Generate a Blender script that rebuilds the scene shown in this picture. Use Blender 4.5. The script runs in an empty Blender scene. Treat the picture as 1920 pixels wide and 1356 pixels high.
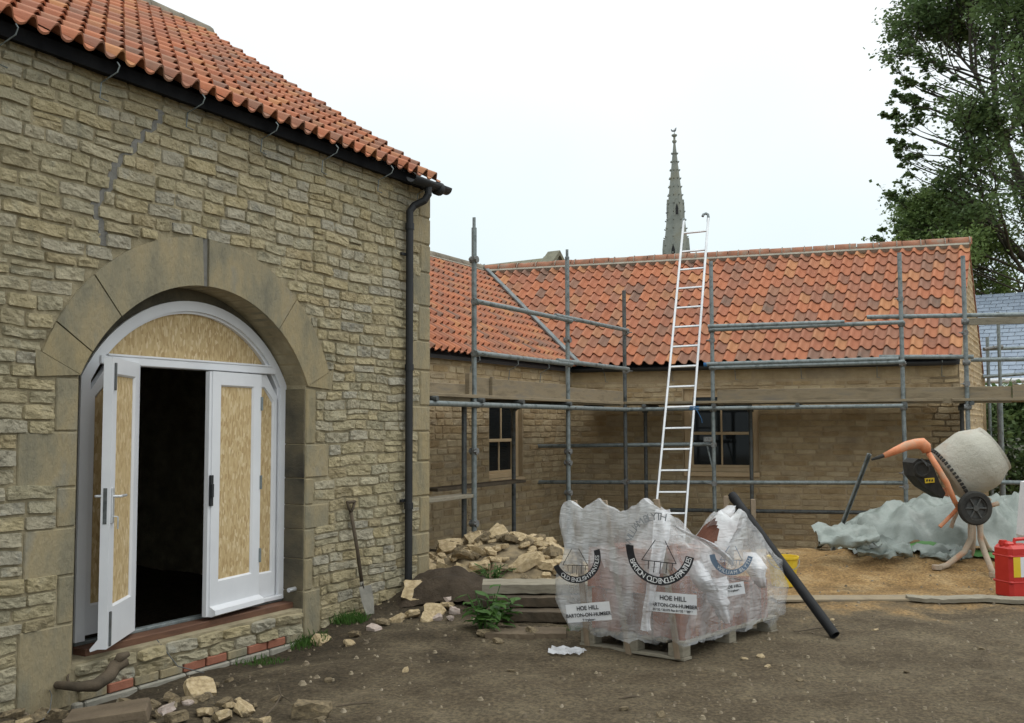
import bpy, math, random
import numpy as np
from mathutils import Vector, Matrix, noise as mnoise
random.seed(7)
# ------------------------------------------------------------------ camera
f=1880.;pit=math.radians(3.65);rol=math.radians(.15)
F=np.array([0,math.cos(pit),math.sin(pit)]);R0=np.array([1.,0,0]);U0=np.array([0,-math.sin(pit),math.cos(pit)])
RR=math.cos(rol)*R0-math.sin(rol)*U0;UU=math.sin(rol)*R0+math.cos(rol)*U0
C0=np.array([0,0,1.65])
scn=bpy.context.scene
cam=bpy.data.cameras.new('camera');co=bpy.data.objects.new('camera',cam);scn.collection.objects.link(co)
M=Matrix(((RR[0],UU[0],-F[0],0),(RR[1],UU[1],-F[1],0),(RR[2],UU[2],-F[2],1.65),(0,0,0,1)))
co.matrix_world=M;cam.sensor_width=36;cam.lens=36*f/1920;cam.clip_end=2000;scn.camera=co
# ------------------------------------------------------------------ light
w=bpy.data.worlds.new('World');scn.world=w;w.use_nodes=True;nt=w.node_tree;nt.nodes.clear()
o_=nt.nodes.new('ShaderNodeOutputWorld');bg=nt.nodes.new('ShaderNodeBackground')
sky=nt.nodes.new('ShaderNodeTexSky');sky.sky_type='NISHITA';sky.sun_disc=False
SE,SR=math.radians(62),math.radians(60)
sky.sun_elevation=SE;sky.sun_rotation=SR;sky.dust_density=3
mx=nt.nodes.new('ShaderNodeMixRGB');mx.inputs[0].default_value=.90
tc=nt.nodes.new('ShaderNodeTexCoord');nz=nt.nodes.new('ShaderNodeTexNoise');nz.inputs['Scale'].default_value=1.6;nz.inputs['Detail'].default_value=5
cr=nt.nodes.new('ShaderNodeValToRGB');cr.color_ramp.elements[0].position=.3;cr.color_ramp.elements[1].position=.7
cr.color_ramp.elements[0].color=(8.8,9.6,9.9,1);cr.color_ramp.elements[1].color=(10.6,10.7,10.6,1)
nt.links.new(tc.outputs['Generated'],nz.inputs['Vector']);nt.links.new(nz.outputs['Fac'],cr.inputs[0])
sx_=nt.nodes.new('ShaderNodeSeparateXYZ');nt.links.new(tc.outputs['Generated'],sx_.inputs[0])
gr=nt.nodes.new('ShaderNodeValToRGB');ge=gr.color_ramp.elements;ge[0].position=0;ge[0].color=(.80,.88,.91,1);ge[1].position=1;ge[1].color=(2.1,2.1,2.05,1)
for p_,c_ in((.16,(.88,.96,.98)),(.36,(1.02,1.04,1.05)),(.6,(1.5,1.5,1.49))):
    q_=ge.new(p_);q_.color=(*c_,1)
nt.links.new(sx_.outputs[2],gr.inputs[0]);mg=nt.nodes.new('ShaderNodeMixRGB');mg.blend_type='MULTIPLY';mg.inputs[0].default_value=1;nt.links.new(cr.outputs[0],mg.inputs[1]);nt.links.new(gr.outputs[0],mg.inputs[2])
nt.links.new(sky.outputs[0],mx.inputs[1]);nt.links.new(mg.outputs[0],mx.inputs[2]);nt.links.new(mx.outputs[0],bg.inputs[0])
bg.inputs[1].default_value=.106;nt.links.new(bg.outputs[0],o_.inputs[0])
sl=bpy.data.lights.new('sun','SUN');sl.energy=.55;sl.angle=math.radians(25);sl.color=(1,.96,.9)
so=bpy.data.objects.new('sun',sl);scn.collection.objects.link(so)
# soft sun from the right and a little behind the camera
sd=Vector((math.sin(SR)*math.cos(SE),-math.cos(SR)*math.cos(SE)*.4,math.sin(SE)))
so.rotation_euler=sd.to_track_quat('Z','Y').to_euler()
scn.view_settings.view_transform='Standard';scn.view_settings.look='None';scn.view_settings.exposure=0;scn.view_settings.gamma=1
# ------------------------------------------------------------------ projection helpers (photo pixels -> world points at a known depth / plane)
def ray(x,y): return F+RR*(x-960)/f+UU*(678-y)/f
def Y(x,y,d):
    v=ray(x,y);return C0+v*d/v[1]
def Zp(x,y,z):
    v=ray(x,y);return C0+v*(z-1.65)/v[2]
def V(*a): return np.array(a,dtype=float)
def nrm(v): v=np.array(v,dtype=float);return v/np.linalg.norm(v)
rnd=random.random
def ru(a,b): return a+(b-a)*random.random()
def N3(x,y,z=0,s=1.): return mnoise.noise(Vector((x*s,y*s,z*s)))
# ------------------------------------------------------------------ materials
def mat(name,cols,scale=4,detail=6,rough=.85,bump=.25,bscale=25,metal=0,uvc=None,uvmix=.6,spec=.3,stretch=None,dist=.02,pos=None,coord='Object'):
    m=bpy.data.materials.new(name);m.use_nodes=True;t=m.node_tree;b=t.nodes['Principled BSDF']
    b.inputs['Roughness'].default_value=rough;b.inputs['Metallic'].default_value=metal;b.inputs['Specular IOR Level'].default_value=spec
    tc=t.nodes.new('ShaderNodeTexCoord');mp=t.nodes.new('ShaderNodeMapping');t.links.new(tc.outputs[coord],mp.inputs[0])
    if stretch: mp.inputs['Scale'].default_value=stretch
    n=t.nodes.new('ShaderNodeTexNoise');n.inputs['Scale'].default_value=scale;n.inputs['Detail'].default_value=detail;n.inputs['Roughness'].default_value=.62
    t.links.new(mp.outputs[0],n.inputs['Vector'])
    c=t.nodes.new('ShaderNodeValToRGB');e=c.color_ramp.elements
    k=len(cols);pp=pos or [.3+.4*i/max(1,k-1) for i in range(k)]
    e[0].position=pp[0];e[0].color=(*cols[0],1)
    e[1].position=pp[-1];e[1].color=(*cols[-1],1)
    for i in range(1,k-1):
        q=e.new(pp[i]);q.color=(*cols[i],1)
    t.links.new(n.outputs['Fac'],c.inputs[0]);out=c.outputs[0]
    if uvc:
        uv=t.nodes.new('ShaderNodeUVMap');fl=t.nodes.new('ShaderNodeVectorMath');fl.operation='FLOOR'
        t.links.new(uv.outputs[0],fl.inputs[0]);wn=t.nodes.new('ShaderNodeTexWhiteNoise');t.links.new(fl.outputs[0],wn.inputs[0])
        c2=t.nodes.new('ShaderNodeValToRGB');e=c2.color_ramp.elements;k=len(uvc)
        e[0].position=0;e[0].color=(*uvc[0],1);e[1].position=1;e[1].color=(*uvc[-1],1)
        for i in range(1,k-1):
            q=e.new(i/(k-1));q.color=(*uvc[i],1)
        t.links.new(wn.outputs[0],c2.inputs[0])
        mi=t.nodes.new('ShaderNodeMixRGB');mi.inputs[0].default_value=uvmix;t.links.new(out,mi.inputs[1]);t.links.new(c2.outputs[0],mi.inputs[2]);out=mi.outputs[0]
    t.links.new(out,b.inputs['Base Color'])
    if bump:
        n2=t.nodes.new('ShaderNodeTexNoise');n2.inputs['Scale'].default_value=bscale;n2.inputs['Detail'].default_value=8;n2.inputs['Roughness'].default_value=.7
        t.links.new(mp.outputs[0],n2.inputs['Vector'])
        bp=t.nodes.new('ShaderNodeBump');bp.inputs['Strength'].default_value=bump;bp.inputs['Distance'].default_value=dist
        t.links.new(n2.outputs['Fac'],bp.inputs['Height']);t.links.new(bp.outputs[0],b.inputs['Normal'])
    return m
barnstone=mat('barn limestone',[(.17,.155,.105),(.40,.335,.20),(.56,.48,.31),(.38,.36,.28)],7,9,.95,1,34,
   uvc=[(.52,.42,.225),(.60,.50,.30),(.50,.435,.27),(.42,.40,.31),(.55,.48,.31),(.49,.38,.21),(.43,.375,.25),(.60,.54,.39),(.45,.44,.40),(.55,.50,.385)],uvmix=.5,dist=.045)
mortar=mat('barn lime mortar',[(.22,.185,.115),(.33,.28,.18),(.43,.365,.24)],6,8,.98,.9,40,dist=.02)
ashlar=mat('dressed limestone',[(.12,.115,.09),(.25,.22,.145),(.36,.285,.16),(.27,.25,.195)],3.2,9,.95,.7,30,stretch=(1,1,.45),uvc=[(.33,.265,.145),(.25,.23,.17),(.33,.29,.20)],uvmix=.3,dist=.03)
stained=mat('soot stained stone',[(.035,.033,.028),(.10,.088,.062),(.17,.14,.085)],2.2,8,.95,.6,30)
cement=mat('grey cement repair',[(.14,.135,.12),(.22,.21,.19)],8,6,.95,.6,40)
wingstone=mat('wing ironstone',[(.22,.15,.08),(.42,.31,.165),(.55,.43,.27)],6,9,.95,.9,34,
   uvc=[(.43,.31,.165),(.30,.215,.125),(.54,.43,.28),(.38,.285,.17),(.56,.47,.32),(.36,.30,.22),(.49,.38,.225),(.35,.275,.18)],uvmix=.6,dist=.02)
wingmortar=mat('wing mortar',[(.33,.25,.15),(.46,.36,.235)],6,8,.98,.6,40)
TC=[(.40,.145,.075),(.47,.175,.085),(.34,.13,.075),(.28,.135,.09),(.50,.24,.105),(.24,.14,.10),(.42,.15,.08),(.17,.125,.10),(.38,.165,.09),(.45,.165,.08),(.30,.14,.09)]
tilem=mat('orange clay pantile',[(.13,.085,.06),(.40,.165,.095),(.38,.20,.13)],3.2,6,.8,.25,60,uvc=TC,uvmix=.75,dist=.01)
ridgem=mat('weathered ridge tile',[(.20,.12,.08),(.34,.15,.09),(.26,.22,.17)],5,6,.9,.4,40)
ridgegrey=mat('grey mossy ridge tile',[(.12,.11,.09),(.20,.17,.13),(.26,.23,.18)],5,6,.9,.4,40)
mortg=mat('ridge bedding mortar',[(.24,.22,.18),(.36,.33,.27)],9,6,.95,.5,40)
lead=mat('lead flashing',[(.14,.155,.155),(.25,.27,.27)],6,5,.55,.25,20,metal=.3)
black=mat('black plastic',[(.010,.011,.012),(.018,.019,.021)],5,3,.6,.03,30,spec=.5)
fasc=mat('black eaves board',[(.006,.006,.007),(.014,.014,.015)],5,3,.95,.1,30,spec=.1)
galv=mat('galvanised steel',[(.13,.155,.155),(.25,.28,.28),(.10,.115,.115)],9,6,.55,.1,60,metal=.45)
galvd=mat('weathered dark steel tube',[(.05,.055,.055),(.13,.14,.14),(.08,.07,.06)],9,6,.6,.15,60,metal=.4)
rustc=mat('scaffold coupler steel',[(.12,.11,.10),(.24,.25,.25),(.14,.10,.07)],20,5,.6,.3,60,metal=.5)
alu=mat('aluminium',[(.55,.56,.57),(.70,.71,.72)],7,4,.38,.05,40,metal=.6)
white=mat('white gloss paint',[(.66,.665,.69),(.73,.735,.755)],3,4,.4,.03,30,spec=.5)
cream=mat('cream primed timber',[(.50,.37,.22),(.60,.45,.28)],4,4,.6,.06,40)
def osbmat():
    m=bpy.data.materials.new('strand board');m.use_nodes=True;t=m.node_tree;b=t.nodes['Principled BSDF'];b.inputs['Roughness'].default_value=.75
    tc=t.nodes.new('ShaderNodeTexCoord');mp=t.nodes.new('ShaderNodeMapping');mp.inputs['Scale'].default_value=(24,24,8);mp.inputs['Rotation'].default_value=(.25,.3,0)
    nn=t.nodes.new('ShaderNodeTexNoise');nn.inputs['Scale'].default_value=3;mxx=t.nodes.new('ShaderNodeMixRGB');mxx.blend_type='ADD';mxx.inputs[0].default_value=.6
    t.links.new(tc.outputs['Object'],mp.inputs[0]);t.links.new(tc.outputs['Object'],nn.inputs['Vector']);t.links.new(mp.outputs[0],mxx.inputs[1]);t.links.new(nn.outputs['Color'],mxx.inputs[2])
    v=t.nodes.new('ShaderNodeTexVoronoi');v.inputs['Scale'].default_value=3.2;t.links.new(mxx.outputs[0],v.inputs['Vector'])
    sp=t.nodes.new('ShaderNodeSeparateColor');t.links.new(v.outputs['Color'],sp.inputs[0])
    c=t.nodes.new('ShaderNodeValToRGB');e=c.color_ramp.elements;e[0].color=(.40,.27,.12,1);e[1].color=(.66,.53,.33,1);e[1].position=1
    q=e.new(.35);q.color=(.50,.36,.18,1);q=e.new(.75);q.color=(.56,.42,.22,1)
    t.links.new(sp.outputs[0],c.inputs[0]);t.links.new(c.outputs[0],b.inputs['Base Color']);return m
osb=osbmat()
oak=mat('red brown timber sill',[(.09,.045,.03),(.17,.085,.05)],4,5,.7,.2,40,stretch=(1,1,6))
plank=mat('weathered scaffold board',[(.17,.135,.09),(.27,.215,.14),(.20,.17,.13)],2.5,7,.9,.4,30,stretch=(1,1,5))
batten=mat('rough sawn batten',[(.20,.15,.10),(.30,.23,.16)],4,6,.9,.3,40,stretch=(4,4,1))
darkwood=mat('dark wet timber',[(.05,.04,.028),(.12,.09,.06)],6,7,.85,.5,30)
greywood=mat('old grey oak plank',[(.17,.145,.105),(.29,.26,.20),(.22,.19,.14)],3,7,.9,.5,40,stretch=(1,3,6))
bark=mat('tree bark',[(.035,.03,.022),(.08,.07,.05)],6,6,.9,.5,20)
slate=mat('blue grey slate',[(.18,.22,.27),(.30,.35,.42)],5,6,.7,.3,30,uvc=[(.20,.24,.30),(.32,.37,.44),(.25,.29,.36)],uvmix=.5)
spirem=mat('grey limestone spire',[(.16,.17,.15),(.22,.23,.20),(.20,.19,.14)],.5,6,.95,.3,4)
mossy=mat('mossy stone slate',[(.12,.115,.085),(.20,.19,.14),(.16,.15,.07)],3,7,.95,.6,12)
brick=mat('red brick',[(.26,.10,.06),(.34,.14,.09)],8,6,.9,.4,50)
conc=mat('pale concrete block',[(.24,.225,.185),(.34,.32,.27)],6,7,.95,.5,40)
void=mat('dark room interior',[(.02,.02,.02),(.03,.03,.03)],3,2,.95,0)
glassm=bpy.data.materials.new('window glass');glassm.use_nodes=True;_b=glassm.node_tree.nodes['Principled BSDF']
_b.inputs['Base Color'].default_value=(.015,.018,.02,1);_b.inputs['Roughness'].default_value=.05;_b.inputs['Specular IOR Level'].default_value=.2
heapst=mat('broken yellow limestone',[(.26,.19,.105),(.47,.36,.21),(.57,.46,.31)],6,7,.95,.7,25,dist=.015)
soilst=mat('dirty fieldstone',[(.09,.07,.045),(.20,.155,.095),(.31,.235,.135)],7,7,.95,.7,25,dist=.015)
soil=mat('dark dug soil',[(.045,.033,.022),(.09,.066,.045)],7,8,.98,.9,22,dist=.05)
slabm=mat('brown stone slab',[(.10,.075,.05),(.18,.135,.09)],4,7,.95,.5,25)
pinkst=mat('pale pink stone',[(.40,.30,.25),(.52,.45,.40)],6,6,.9,.5,25)
green=mat('weed leaf green',[(.03,.085,.015),(.07,.15,.03)],8,4,.6,.2,30)
orange=mat('faded orange paint',[(.52,.17,.07),(.66,.26,.13),(.50,.33,.22)],7,6,.55,.15,40)
drumm=mat('cement crusted drum',[(.30,.285,.23),(.42,.40,.335),(.44,.42,.36),(.38,.30,.23)],2.2,9,.92,.8,14,dist=.03)
legm=mat('cement splashed orange legs',[(.30,.26,.20),(.40,.32,.24),(.42,.22,.13)],8,6,.85,.4,30)
rubber=mat('dusty black rubber',[(.018,.018,.017),(.05,.048,.042)],6,5,.8,.2,30)
hub=mat('grey plastic hub',[(.05,.052,.05),(.09,.09,.085)],6,5,.7,.1,30)
yellow=mat('yellow plastic',[(.62,.43,.02),(.70,.50,.05)],5,4,.5,.05,30)
redm=mat('red plastic can',[(.42,.015,.012),(.52,.03,.02)],4,4,.4,.05,25,spec=.5)
whitep=mat('white paper label',[(.62,.62,.64),(.72,.72,.72)],5,3,.6,.02,30)
inkm=mat('black print',[(.018,.018,.02),(.03,.03,.034)],5,3,.6,0)
inkb=mat('blue grey print',[(.10,.15,.22),(.16,.21,.28)],5,3,.6,0)
inkg=mat('grey print',[(.15,.16,.17),(.24,.25,.26)],5,3,.6,0)
inkw=mat('white print',[(.66,.66,.66),(.72,.72,.72)],5,3,.6,0)
tarp=mat('silver green tarpaulin',[(.10,.12,.105),(.235,.265,.24),(.15,.175,.155)],2.5,6,.38,.35,9,spec=.5)
tarpg=mat('green tarpaulin underside',[(.05,.16,.04),(.10,.24,.07)],4,4,.6,.2,14)
rope=mat('blue rope',[(.03,.12,.28),(.06,.2,.4)],9,3,.8,.2,80)
blackprint=inkm
def plastic(name,tr,col=(.78,.79,.80)):
    m=bpy.data.materials.new(name);m.use_nodes=True;t=m.node_tree;b=t.nodes['Principled BSDF']
    b.inputs['Base Color'].default_value=(*col,1);b.inputs['Roughness'].default_value=.28;b.inputs['Specular IOR Level'].default_value=.6
    out=t.nodes['Material Output'];tp=t.nodes.new('ShaderNodeBsdfTransparent');mx=t.nodes.new('ShaderNodeMixShader')
    tc=t.nodes.new('ShaderNodeTexCoord');n=t.nodes.new('ShaderNodeTexNoise');n.inputs['Scale'].default_value=3.2;n.inputs['Detail'].default_value=7;n.inputs['Distortion'].default_value=1.2
    t.links.new(tc.outputs['Object'],n.inputs['Vector']);mr=t.nodes.new('ShaderNodeMapRange');mr.inputs[1].default_value=.35;mr.inputs[2].default_value=.68
    mr.inputs[3].default_value=tr[0];mr.inputs[4].default_value=tr[1];t.links.new(n.outputs['Fac'],mr.inputs[0]);t.links.new(mr.outputs[0],mx.inputs[0])
    t.links.new(tp.outputs[0],mx.inputs[1]);t.links.new(b.outputs[0],mx.inputs[2]);t.links.new(mx.outputs[0],out.inputs[0])
    n2=t.nodes.new('ShaderNodeTexNoise');n2.inputs['Scale'].default_value=7;n2.inputs['Detail'].default_value=9;n2.inputs['Distortion'].default_value=1.2
    mp=t.nodes.new('ShaderNodeMapping');mp.inputs['Scale'].default_value=(1,1,4.5);t.links.new(tc.outputs['Object'],mp.inputs[0]);t.links.new(mp.outputs[0],n2.inputs['Vector'])
    bp=t.nodes.new('ShaderNodeBump');bp.inputs['Strength'].default_value=.7;bp.inputs['Distance'].default_value=.025;t.links.new(n2.outputs['Fac'],bp.inputs['Height']);t.links.new(bp.outputs[0],b.inputs['Normal'])
    return m
wrapm=plastic('clear stretch wrap',(.12,.48));wrapt=plastic('milky gathered wrap',(.28,.66));wrapd=plastic('milky torn wrap',(.50,.88),(.62,.62,.64))
def leafmat(name,cols):
    m=mat(name,cols,.9,5,.55,0,uvc=None);t=m.node_tree;b=t.nodes['Principled BSDF'];out=t.nodes['Material Output']
    tr=t.nodes.new('ShaderNodeBsdfTranslucent');mx=t.nodes.new('ShaderNodeMixShader');mx.inputs[0].default_value=.35
    src=b.inputs['Base Color'].links[0].from_socket;t.links.new(src,tr.inputs[0]);t.links.new(b.outputs[0],mx.inputs[1]);t.links.new(tr.outputs[0],mx.inputs[2]);t.links.new(mx.outputs[0],out.inputs[0]);return m
leafd=leafmat('dark tree leaves',[(.07,.115,.05),(.11,.165,.06),(.15,.21,.08)])
leafl=leafmat('fresh green leaves',[(.12,.18,.06),(.19,.27,.085),(.26,.33,.13)])
# ------------------------------------------------------------------ mesh builder
class MB:
    def __init__(s): s.v=[];s.f=[];s.u=[];s.hasuv=False
    def add(s,vs,fs,uv=None):
        k=len(s.v);s.v.extend([tuple(float(c) for c in p) for p in vs])
        for q in fs: s.f.append(tuple(i+k for i in q));s.u.append(uv)
        if uv is not None: s.hasuv=True
        return s
    def box(s,c,ax,ay,az,uv=None):   # centre, half vectors
        c,ax,ay,az=[np.array(q,dtype=float) for q in (c,ax,ay,az)]
        vs=[c+i*ax+j*ay+k*az for i in(-1,1) for j in(-1,1) for k in(-1,1)]
        return s.add(vs,[(0,1,3,2),(4,6,7,5),(0,4,5,1),(2,3,7,6),(0,2,6,4),(1,5,7,3)],uv)
    def bevbox(s,c,ax,ay,az,b=.01,uv=None):
        c=np.array(c,dtype=float);A=[np.array(q,dtype=float) for q in(ax,ay,az)];L=[np.linalg.norm(q) for q in A];D=[q/l for q,l in zip(A,L)]
        pts={};vs=[]
        for i in(-1,1):
            for j in(-1,1):
                for k in(-1,1):
                    for m in range(3):
                        e=[L[0]-b,L[1]-b,L[2]-b];e[m]=L[m];pts[(i,j,k,m)]=len(vs)
                        vs.append(c+D[0]*e[0]*i+D[1]*e[1]*j+D[2]*e[2]*k)
        fs=[]
        P=lambda i,j,k,m:pts[(i,j,k,m)]
        for q in(-1,1):
            fs+= [(P(q,-1,-1,0),P(q,1,-1,0),P(q,1,1,0),P(q,-1,1,0)),(P(-1,q,-1,1),P(1,q,-1,1),P(1,q,1,1),P(-1,q,1,1)),(P(-1,-1,q,2),P(1,-1,q,2),P(1,1,q,2),P(-1,1,q,2))]
            for r in(-1,1):
                fs+=[(P(q,r,-1,0),P(q,r,1,0),P(q,r,1,1),P(q,r,-1,1)),(P(q,-1,r,0),P(q,1,r,0),P(q,1,r,2),P(q,-1,r,2)),(P(-1,q,r,1),P(1,q,r,1),P(1,q,r,2),P(-1,q,r,2))]
                for t in(-1,1): fs.append((P(q,r,t,0),P(q,r,t,1),P(q,r,t,2)))
        return s.add(vs,fs,uv)
    def tube(s,pts,r,n=10,caps=True,uv=None):
        pts=[np.array(p,dtype=float) for p in pts];k=len(pts)
        rr=r if hasattr(r,'__len__') else [r]*k
        vs=[];up=None
        for i,p in enumerate(pts):
            d=nrm(pts[min(i+1,k-1)]-pts[max(i-1,0)])
            if up is None:
                up=V(0,0,1) if abs(d[2])<.9 else V(1,0,0)
            a=nrm(np.cross(d,up));b=np.cross(a,d);up=b
            for j in range(n):
                t=2*math.pi*j/n;vs.append(p+rr[i]*(math.cos(t)*a+math.sin(t)*b))
        fs=[]
        for i in range(k-1):
            for j in range(n): fs.append((i*n+j,i*n+(j+1)%n,(i+1)*n+(j+1)%n,(i+1)*n+j))
        if caps: fs.append(tuple(range(n))[::-1]);fs.append(tuple((k-1)*n+j for j in range(n)))
        return s.add(vs,fs,uv)
    def prism(s,poly,d,uv=None):   # 3D polygon extruded by d
        n=len(poly);d=np.array(d,dtype=float);vs=[np.array(p,dtype=float) for p in poly];vs+=[p+d for p in vs]
        fs=[tuple(range(n)),tuple(range(2*n-1,n-1,-1))]+[(i,(i+1)%n,n+(i+1)%n,n+i)[::-1] for i in range(n)]
        return s.add(vs,fs,uv)
    def lathe(s,c,ax,prof,n=28,uv=None):  # prof: (dist along axis, radius)
        c=np.array(c,dtype=float);ax=nrm(ax);a=nrm(np.cross(ax,V(0,0,1) if abs(ax[2])<.9 else V(1,0,0)));b=np.cross(ax,a);vs=[];k=len(prof)
        for (t,r) in prof:
            for j in range(n):
                q=2*math.pi*j/n;vs.append(c+ax*t+r*(math.cos(q)*a+math.sin(q)*b))
        fs=[(i*n+j,i*n+(j+1)%n,(i+1)*n+(j+1)%n,(i+1)*n+j) for i in range(k-1) for j in range(n)]
        return s.add(vs,fs,uv)
LOC={}
def wl(o):
    p=V(0,0,0)
    while o is not None: p=p+np.array(o.location);o=o.parent
    return p
def tagit(o,label=None,cat=None,group=None,kind=None):
    if label:o['label']=label
    if cat:o['category']=cat
    if group:o['group']=group
    if kind:o['kind']=kind
def thing(name,label,cat,base,group=None):
    o=bpy.data.objects.new(name,None);scn.collection.objects.link(o);o.location=tuple(float(q) for q in base);o.empty_display_size=.2
    tagit(o,label,cat,group);return o
def part(mb,name,m,parent=None,base=None,smooth=False,label=None,cat=None,group=None,kind=None,recalc=True):
    me=bpy.data.meshes.new(name);off=wl(parent) if parent is not None else (np.array(base,dtype=float) if base is not None else V(0,0,0))
    vv=np.array(mb.v)-off
    me.from_pydata([tuple(q) for q in vv.tolist()],[],mb.f)
    if mb.hasuv:
        ul=me.uv_layers.new(name='UVMap');buf=[]
        for q,u in zip(mb.f,mb.u):
            u=u or (.5,.5)
            buf.extend(list(u)*len(q))
        ul.data.foreach_set('uv',buf)
    if recalc:
        import bmesh
        bm=bmesh.new();bm.from_mesh(me);bmesh.ops.recalc_face_normals(bm,faces=bm.faces);bm.to_mesh(me);bm.free()
    if smooth: me.polygons.foreach_set('use_smooth',[True]*len(me.polygons))
    me.materials.append(m);me.update()
    o=bpy.data.objects.new(name,me);scn.collection.objects.link(o)
    if parent is not None: o.parent=parent
    else: o.location=tuple(off)
    tagit(o,label,cat,group,kind);return o
UPV=V(0,0,1)
# ------------------------------------------------------------------ key directions
ang=math.radians(29.2)
d1=V(math.sin(ang),math.cos(ang),0);n1=V(math.cos(ang),-math.sin(ang),0)
d2=nrm(V(8.03,-2.74,0));n2=V(d2[1],-d2[0],0)   # n2 faces the viewer
CB=Y(804,800,9.9);CB[2]=0
def B(s,z,o=0.): return CB-d1*s+n1*o+UPV*z      # barn wall coordinates
# ------------------------------------------------------------------ ground
def smooth(a,b,x):
    t=min(1,max(0,(x-a)/(b-a)));return t*t*(3-2*t)
MOUND=Y(850,1105,9.9)[:2]
def gz(x,y):
    z=0.
    z-=.34*smooth(12.9,14.6,y)*smooth(-1,.8,x)
    z+=.05*smooth(9.5,12.5,y)
    z+=.10*math.exp(-((x-MOUND[0]-.1)**2/.25+(y-MOUND[1])**2/.5))
    z+=.16*math.exp(-((x+.05)**2/.55+(y-10.9)**2/1.0))
    s=-((x-CB[0])*d1[0]+(y-CB[1])*d1[1]);o=(x-CB[0])*n1[0]+(y-CB[1])*n1[1]
    z-=.12*smooth(1.1,.1,o)*smooth(1.3,2.3,s)*smooth(5,4.0,s)
    z+=.07*smooth(1.,.2,o)*smooth(3.8,4.8,s)
    z+=.10*smooth(.9,.0,o)*smooth(1.3,.2,s)*(1 if s>-.4 else 0)
    z+=.17*math.exp(-((x-4.5)**2/2.2+(y-11.5)**2/.7))*(1+.5*N3(x,y,2,2.5))
    z+=.07*abs(N3(x,y,7,4.))*smooth(1.6,.5,o)*smooth(3.,4.,s)
    z+=.035*N3(x,y,0,.9)+.018*N3(x,y,3,3.1)+.009*N3(x,y,5,8.)+.005*N3(x,y,9,21.)
    return z
gm=MB();xs=[-60,-30,-15,-8]+[-5+.05*i for i in range(0,281)]+[12,20,40,80];ys=[-20,-8,0,3]+[4+.05*i for i in range(0,261)]+[19,23,30,50,90,200]
nx,ny=len(xs),len(ys)
gm.v=[(x,y,gz(x,y)) for y in ys for x in xs];gm.f=[(j*nx+i,j*nx+i+1,(j+1)*nx+i+1,(j+1)*nx+i) for j in range(ny-1) for i in range(nx-1)];gm.u=[None]*len(gm.f)
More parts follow.
